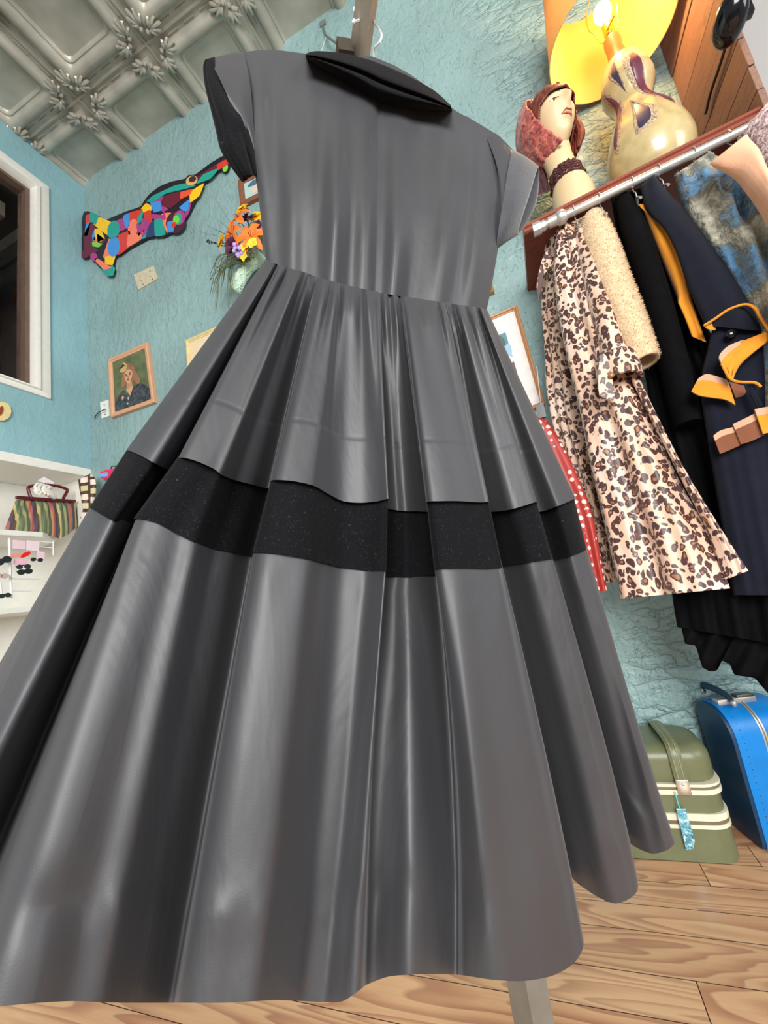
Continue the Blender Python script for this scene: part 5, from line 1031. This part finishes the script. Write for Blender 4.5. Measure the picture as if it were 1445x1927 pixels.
hs2 = thing('coat_hanger', 'steel hanger inside the salmon coat at the right edge', 'hanger', rail_at(1372)); p = rail_at(1372); G().tube([p+Vector((0, -.016, 0)), p+Vector((0, -.008, .015)), p+Vector((0, .010, .014)), p+Vector((0, .016, -.005)), p+Vector((.0, 0, -.03)), at(1392, 300, Y=1.15)], .0018, 6).build('hook', M_CHROME, hs2)
ktw = N('mauve_tweed'); ktw.col(ktw.ramp(ktw.noise(ktw.coord(), 90, 3, .6, 1), [(.38, lin((120, 92, 104))), (.5, lin((176, 146, 148))), (.62, lin((214, 196, 184)))])); ktw.set(Roughness=.9); ktw.bump(ktw.noise(ktw.coord(), 110, 2), .9, .006); ktw = ktw.m
twd = thing('tweed_coat', 'mauve bobbly tweed coat cut off by the right edge of the picture', 'coat', at(1440, 250, Y=1.22))
shell('body', [(1386, 262, 1.26), (1410, 290, 1.25), (1452, 340, 1.24), (1480, 420, 1.23)], [(1446, 190, 1.22), (1485, 205, 1.2), (1520, 300, 1.18), (1560, 420, 1.16)], .04, ktw, twd, 16, 18, amp=.015)
gs = thing('green_dress', 'pale green printed dress corner peeking out at the right edge', 'dress', at(1440, 1060, Y=1.30))
shell('cloth', [(1424, 1032, 1.22), (1428, 1040, 1.22), (1427, 1052, 1.22), (1440, 1085, 1.22), (1448, 1112, 1.22)], [(1446, 1028, 1.21), (1470, 1040, 1.21), (1480, 1060, 1.21), (1490, 1085, 1.21), (1500, 1112, 1.21)], .008, plain('pale_green_print', (146, 178, 160), .7, var=.25, scale=35), gs, 10, 12)
kp = N('red_polka_dot'); vp_ = kp.n('ShaderNodeTexVoronoi'); vp_.inputs['Scale'].default_value = 46; vp_.inputs['Randomness'].default_value = .25; kp.l(kp.coord(), vp_.inputs['Vector']); kp.col(kp.mix(kp.ramp(vp_.outputs['Distance'], [(.30, (1, 1, 1)), (.34, (0, 0, 0))]), lin((160, 46, 38)), lin((226, 200, 190)))); kp.set(Roughness=.5); kp = kp.m
pol = thing('polka_dress', 'red dress with white polka dots between the black dress and leopard coat', 'dress', at(1040, 780, Y=1.35))
shell('skirt', [(980, 775, 1.30), (1005, 850, 1.30), (1030, 940, 1.29), (1060, 1020, 1.28), (1090, 1114, 1.27)], [(1030, 790, 1.30), (1066, 850, 1.29), (1106, 940, 1.28), (1122, 1000, 1.27), (1143, 1112, 1.27)], .02, kp, pol, 24, 30, fold=lambda u, v: .008*math.sin(u*16)*v)
hb_ = thing('clip_hanger', 'small black clip hanger at the top of the polka dot dress', 'hanger', at(1018, 770, Y=1.30)); G().slab([at(x, y, Y=1.295) for x, y in ((1008, 766), (1022, 760), (1028, 786), (1012, 790))], (0, -.012, 0)).build('clip', cmat((20, 20, 22), .3), hb_, False); G().tube([at(1018, 764, Y=1.29), at(1016, 745, Y=1.30), at(1010, 690, Y=1.31)], .0015, 6).build('hook', M_CHROME, hb_)
# ------------------------------------------------------------------ luggage on the floor
M_OLIVE = plain('olive_vinyl', (104, 108, 78), .36, var=.06, bump=.12, bscale=350)
def rbox(x0, x1, y0, y1, z0, z1, r, rt, n=6, taper=0):   # rounded-corner box (vertical corners r, top edge rt)
    vs = []; fs = []; rings = [(0, z0)] if False else []
    prof = [(.010, z0), (.002, z0+.004), (0, z0+.012)]+[(0, z1-rt)]+[(rt*(1-math.cos(a)), z1-rt+rt*math.sin(a)) for a in np.linspace(.2, PI/2, 6)] if rt else [(0, z0), (0, z1)]
    g = G()
    for ins, z_ in prof:
        rr_ = max(r-ins*.6, .004)
        for cx, cy, a0 in ((x1-ins-rr_, y1-ins-rr_, 0), (x0+ins+rr_, y1-ins-rr_, PI/2), (x0+ins+rr_, y0+ins+rr_, PI), (x1-ins-rr_, y0+ins+rr_, 1.5*PI)):
            for k in range(n): a = a0+PI/2*k/(n-1); vs.append(Vector((cx+rr_*math.cos(a), cy+rr_*math.sin(a), z_)))
    m = 4*n; q = len(prof); fs = [(i*m+k, i*m+(k+1) % m, (i+1)*m+(k+1) % m, (i+1)*m+k) for i in range(q-1) for k in range(m)]+[tuple(range(m-1, -1, -1)), tuple((q-1)*m+k for k in range(m))]
    return g.add(vs, fs)
cx1 = at(1393, 1612, Z=0).x; cy0 = at(1345, 1626, Z=.0).y; cx0, cy1 = cx1-.315, cy0+.215
zt = [at(1384, y, X=cx1-.012).z for y in (1480, 1500, 1540, 1560)]
def zpx(px, y): return at(px, y, Y=cy0).z
z_b, z_c, z_d, z_e = zpx(1330, 1560), zpx(1330, 1532), zpx(1330, 1496), zpx(1330, 1476); z_top = at(1290, 1362, Y=cy1-.03).z
case = thing('train_case', 'olive green train case with cream trim and top handle on the floor', 'suitcase', ((cx0+cx1)/2, (cy0+cy1)/2, 0))
rbox(cx0, cx1, cy0, cy1, .002, z_b, .05, 0).build('body', M_OLIVE, case); rbox(cx0+.003, cx1-.003, cy0+.003, cy1-.003, z_c, z_d, .05, 0).build('tray_band', M_OLIVE, case); rbox(cx0+.004, cx1-.004, cy0+.004, cy1-.004, z_e, z_top, .055, min(.035, (z_top-z_e)*.8)).build('lid', M_OLIVE, case)
M_TRIM = plain('cream_vinyl_trim', (222, 216, 190), .35, var=.05); M_GROOVE = plain('taupe_groove', (112, 102, 80), .5)
for lo, hi, fl_ in ((z_b, z_c, 1), (z_d, z_e, 0)):
    h = hi-lo; a, b = (lo, lo+h*.26), (lo+h*.55, hi)
    if fl_ == 0: a, b = (lo, lo+h*.45), (lo+h*.76, hi)
    for k, (p, q) in enumerate((a, b)): rbox(cx0-.003, cx1+.003, cy0-.003, cy1+.003, p, q, .052, 0).build('trim', M_TRIM, case)
    rbox(cx0-.001, cx1+.001, cy0-.001, cy1+.001, a[1]-.0005, b[0]+.0005, .051, 0).build('groove', M_GROOVE, case)
hx = at(1282, 1470, Y=cy0).x
pts = [Vector((hx, cy0-.004, z_e+.004)), Vector((hx, cy0-.003, z_top-.045)), Vector((hx, cy0+.006, z_top-.006)), Vector((hx, cy0+.035, z_top+.010)), Vector((hx-.004, (cy0+cy1)/2, z_top+.014)), Vector((hx-.008, cy1-.03, z_top+.008)), Vector((hx-.008, cy1, z_e+.03))]
G().tube([Vector(p) for p in crom(np.array([list(p) for p in pts]), 5)], .017, 10, flat=.25, up=(0, -1, .01)).build('handle', M_OLIVE, case)
for o_ in (-.007, .007): G().tube([Vector(p)+Vector((o_, -.004, .003)) for p in crom(np.array([list(p) for p in pts]), 5)], .0014, 5).build('stitching', plain('pale_olive', (150, 152, 112), .5), case)
G().box((hx-.016, cy0-.010, z_d+.002), (hx+.016, cy0-.003, z_e+.014), bevel=.002).build('handle_plate', plain('nickel_plate', (206, 196, 184), .25, .8), case); G().ball((hx, cy0-.010, z_e+.004), (.004, .003, .004), 8, 6).build('rivet', M_CHROME, case)
tgk = thing('luggage_tag', 'shiny teal plastic tag hanging by string from the olive case', 'tag', at(1300, 1560, Y=cy0-.012))
kt_ = N('marbled_teal_foil'); kt_.col(kt_.ramp(kt_.noise(kt_.coord(), 45, 4, .6, 2), [(.36, lin((64, 96, 108))), (.5, lin((90, 160, 180))), (.62, lin((190, 226, 230)))])); kt_.set(Roughness=.15, Metallic=.3); kt_ = kt_.m
q = [(1272, 1522), (1290, 1522), (1307, 1580), (1304, 1597), (1291, 1599), (1277, 1545)]
G().slab([at(x, y, Y=cy0-.012) for x, y in q], (0, -.0012, 0)).build('card', kt_, tgk, False)
G().tube([at(1270, 1490, Y=cy0-.012), at(1275, 1510, Y=cy0-.013), at(1281, 1527, Y=cy0-.014)], .0014, 5).build('string', cmat((80, 210, 210)), tgk)
# blue suitcase standing on end, seen from its left face, whose shade is painted as darker blue
M_BLUE = plain('bright_blue_vinyl', (6, 122, 200), .32, var=.06, bump=.1, bscale=400); M_DBLUE = plain('dark_and_shaded_blue_vinyl', (8, 52, 86), .42, var=.06)
fx0 = at(1440, 1606, Z=0).x; fy0 = at(1440, 1606, Z=0).y; yb_ = 1.66
ztp = at(1303, 1312, Y=yb_-.01).z; lean = at(1303, 1312, Y=yb_).x
bx0 = fx0; bw = .17
suit = thing('blue_suitcase', 'bright blue suitcase standing upright with chrome strip, latch and handle', 'suitcase', (bx0, fy0, 0))
def sideprof(y0, y1, z1, r):  # silhouette in (y,z) with rounded top corners
    P = [(y0+.004, .003), (y0, .02)]+[(y0+r-r*math.cos(a), z1-r+r*math.sin(a)) for a in np.linspace(0, PI/2, 9)]+[(y1-r*.4+r*.4*math.sin(a), z1-r*.4+r*.4*math.cos(a)) for a in np.linspace(0, PI/2, 5)]+[(y1, .02), (y1-.004, .003)]
    return P
dz = (lean-bx0)/ztp     # the case leans slightly
def sx(x, z): return x+dz*z*.0
P = sideprof(fy0, yb_, ztp, .085)
def prism(xa, xb, P, name, mat, ins=0): 
    c = Vector((0, (fy0+yb_)/2, ztp/2)); f = lambda x, y, z: Vector((x, c.y+(y-c.y)*(1-ins), c.z+(z-c.z)*(1-ins)))
    return G().hexa([f(xa, y, z) for y, z in P], [f(xb, y, z) for y, z in P]).build(name, mat, suit)
prism(bx0, bx0+.012, P, 'shaded_left_face', M_DBLUE, .02); prism(bx0+.010, bx0+bw*.47, P, 'shell_half', M_BLUE); prism(bx0+bw*.53, bx0+bw, P, 'shell_half', M_BLUE); prism(bx0+bw*.465, bx0+bw*.535, P, 'chrome_strip', M_CHROME, -.012); prism(bx0+bw*.49, bx0+bw*.51, P, 'strip_groove', M_GROOVE, -.016)
for k in range(26):
    y, z = resample(P[1:12], 26)[k]; nrm_ = Vector((0, y-(fy0+yb_)/2, z-ztp/2)).normalized(); G().ball(Vector((bx0+.028, y, z)), (.0016, .0016, .0016), 5, 4).build('stitch_hole', M_DBLUE, suit)
hx_ = bx0+bw*.30; zt_ = ztp
ym = (fy0+yb_)/2+.02
G().tube([Vector(p) for p in crom(np.array([(hx_, ym+.085, zt_+.002), (hx_, ym+.08, zt_+.022), (hx_, ym+.03, zt_+.026), (hx_, ym-.03, zt_+.020), (hx_, ym-.055, zt_+.002)]), 5)], .011, 10, flat=.45).build('handle', M_DBLUE, suit)
for yy in (ym+.085, ym-.056): G().ball(Vector((hx_, yy, zt_+.004)), (.008, .008, .010), 10, 6).build('handle_ring', M_CHROME, suit)
yl = fy0+.075
G().box((bx0+bw*.12, yl-.016, zt_-.006), (bx0+bw*.75, yl+.016, zt_+.010), bevel=.003).build('latch', M_CHROME, suit); G().box((bx0+bw*.45, yl-.014, zt_+.010), (bx0+bw*.74, yl+.014, zt_+.017), bevel=.002).build('latch_flap', plain('pewter', (110, 112, 104), .35, .8), suit)
G().box((bx0+bw*.38, yb_-.05, zt_-.003), (bx0+bw*.62, yb_-.02, zt_+.010), bevel=.002).build('latch', M_CHROME, suit)
suit.rotation_euler = (0, 0, math.atan2(bx0-lean, yb_-fy0))
s2 = thing('navy_suitcase', 'dark blue suitcase with chrome trim behind the bright blue one', 'suitcase', (bx0+bw+.12, 1.6, 0))
zz = at(1440, 1316, Y=1.62).z; xx = at(1416, 1313, Y=1.62).x
xx = max(xx, bx0+bw+.006)
G().box((xx, 1.50, .002), (xx+.15, 1.665, zz-.004), bevel=.012).build('shell', M_DBLUE, s2); G().box((xx-.002, 1.498, zz-.03), (xx+.152, 1.667, zz-.022), bevel=.002).build('chrome_strip', M_CHROME, s2); G().box((xx+.01, 1.54, zz-.004), (xx+.04, 1.56, zz+.012), bevel=.002).build('latch', M_CHROME, s2)
t = thing('cyan_bag', 'bright cyan bag corner on the floor peeking below the dress hem', 'bag', at(1170, 1606, Z=0)); p0 = at(1196, 1616, Z=0)
g = G(); rbox(p0.x-.16, p0.x-.005, p0.y-.02, p0.y+.14, .001, .09, .03, .02).build('pouch', cmat((20, 180, 220), .4), t)
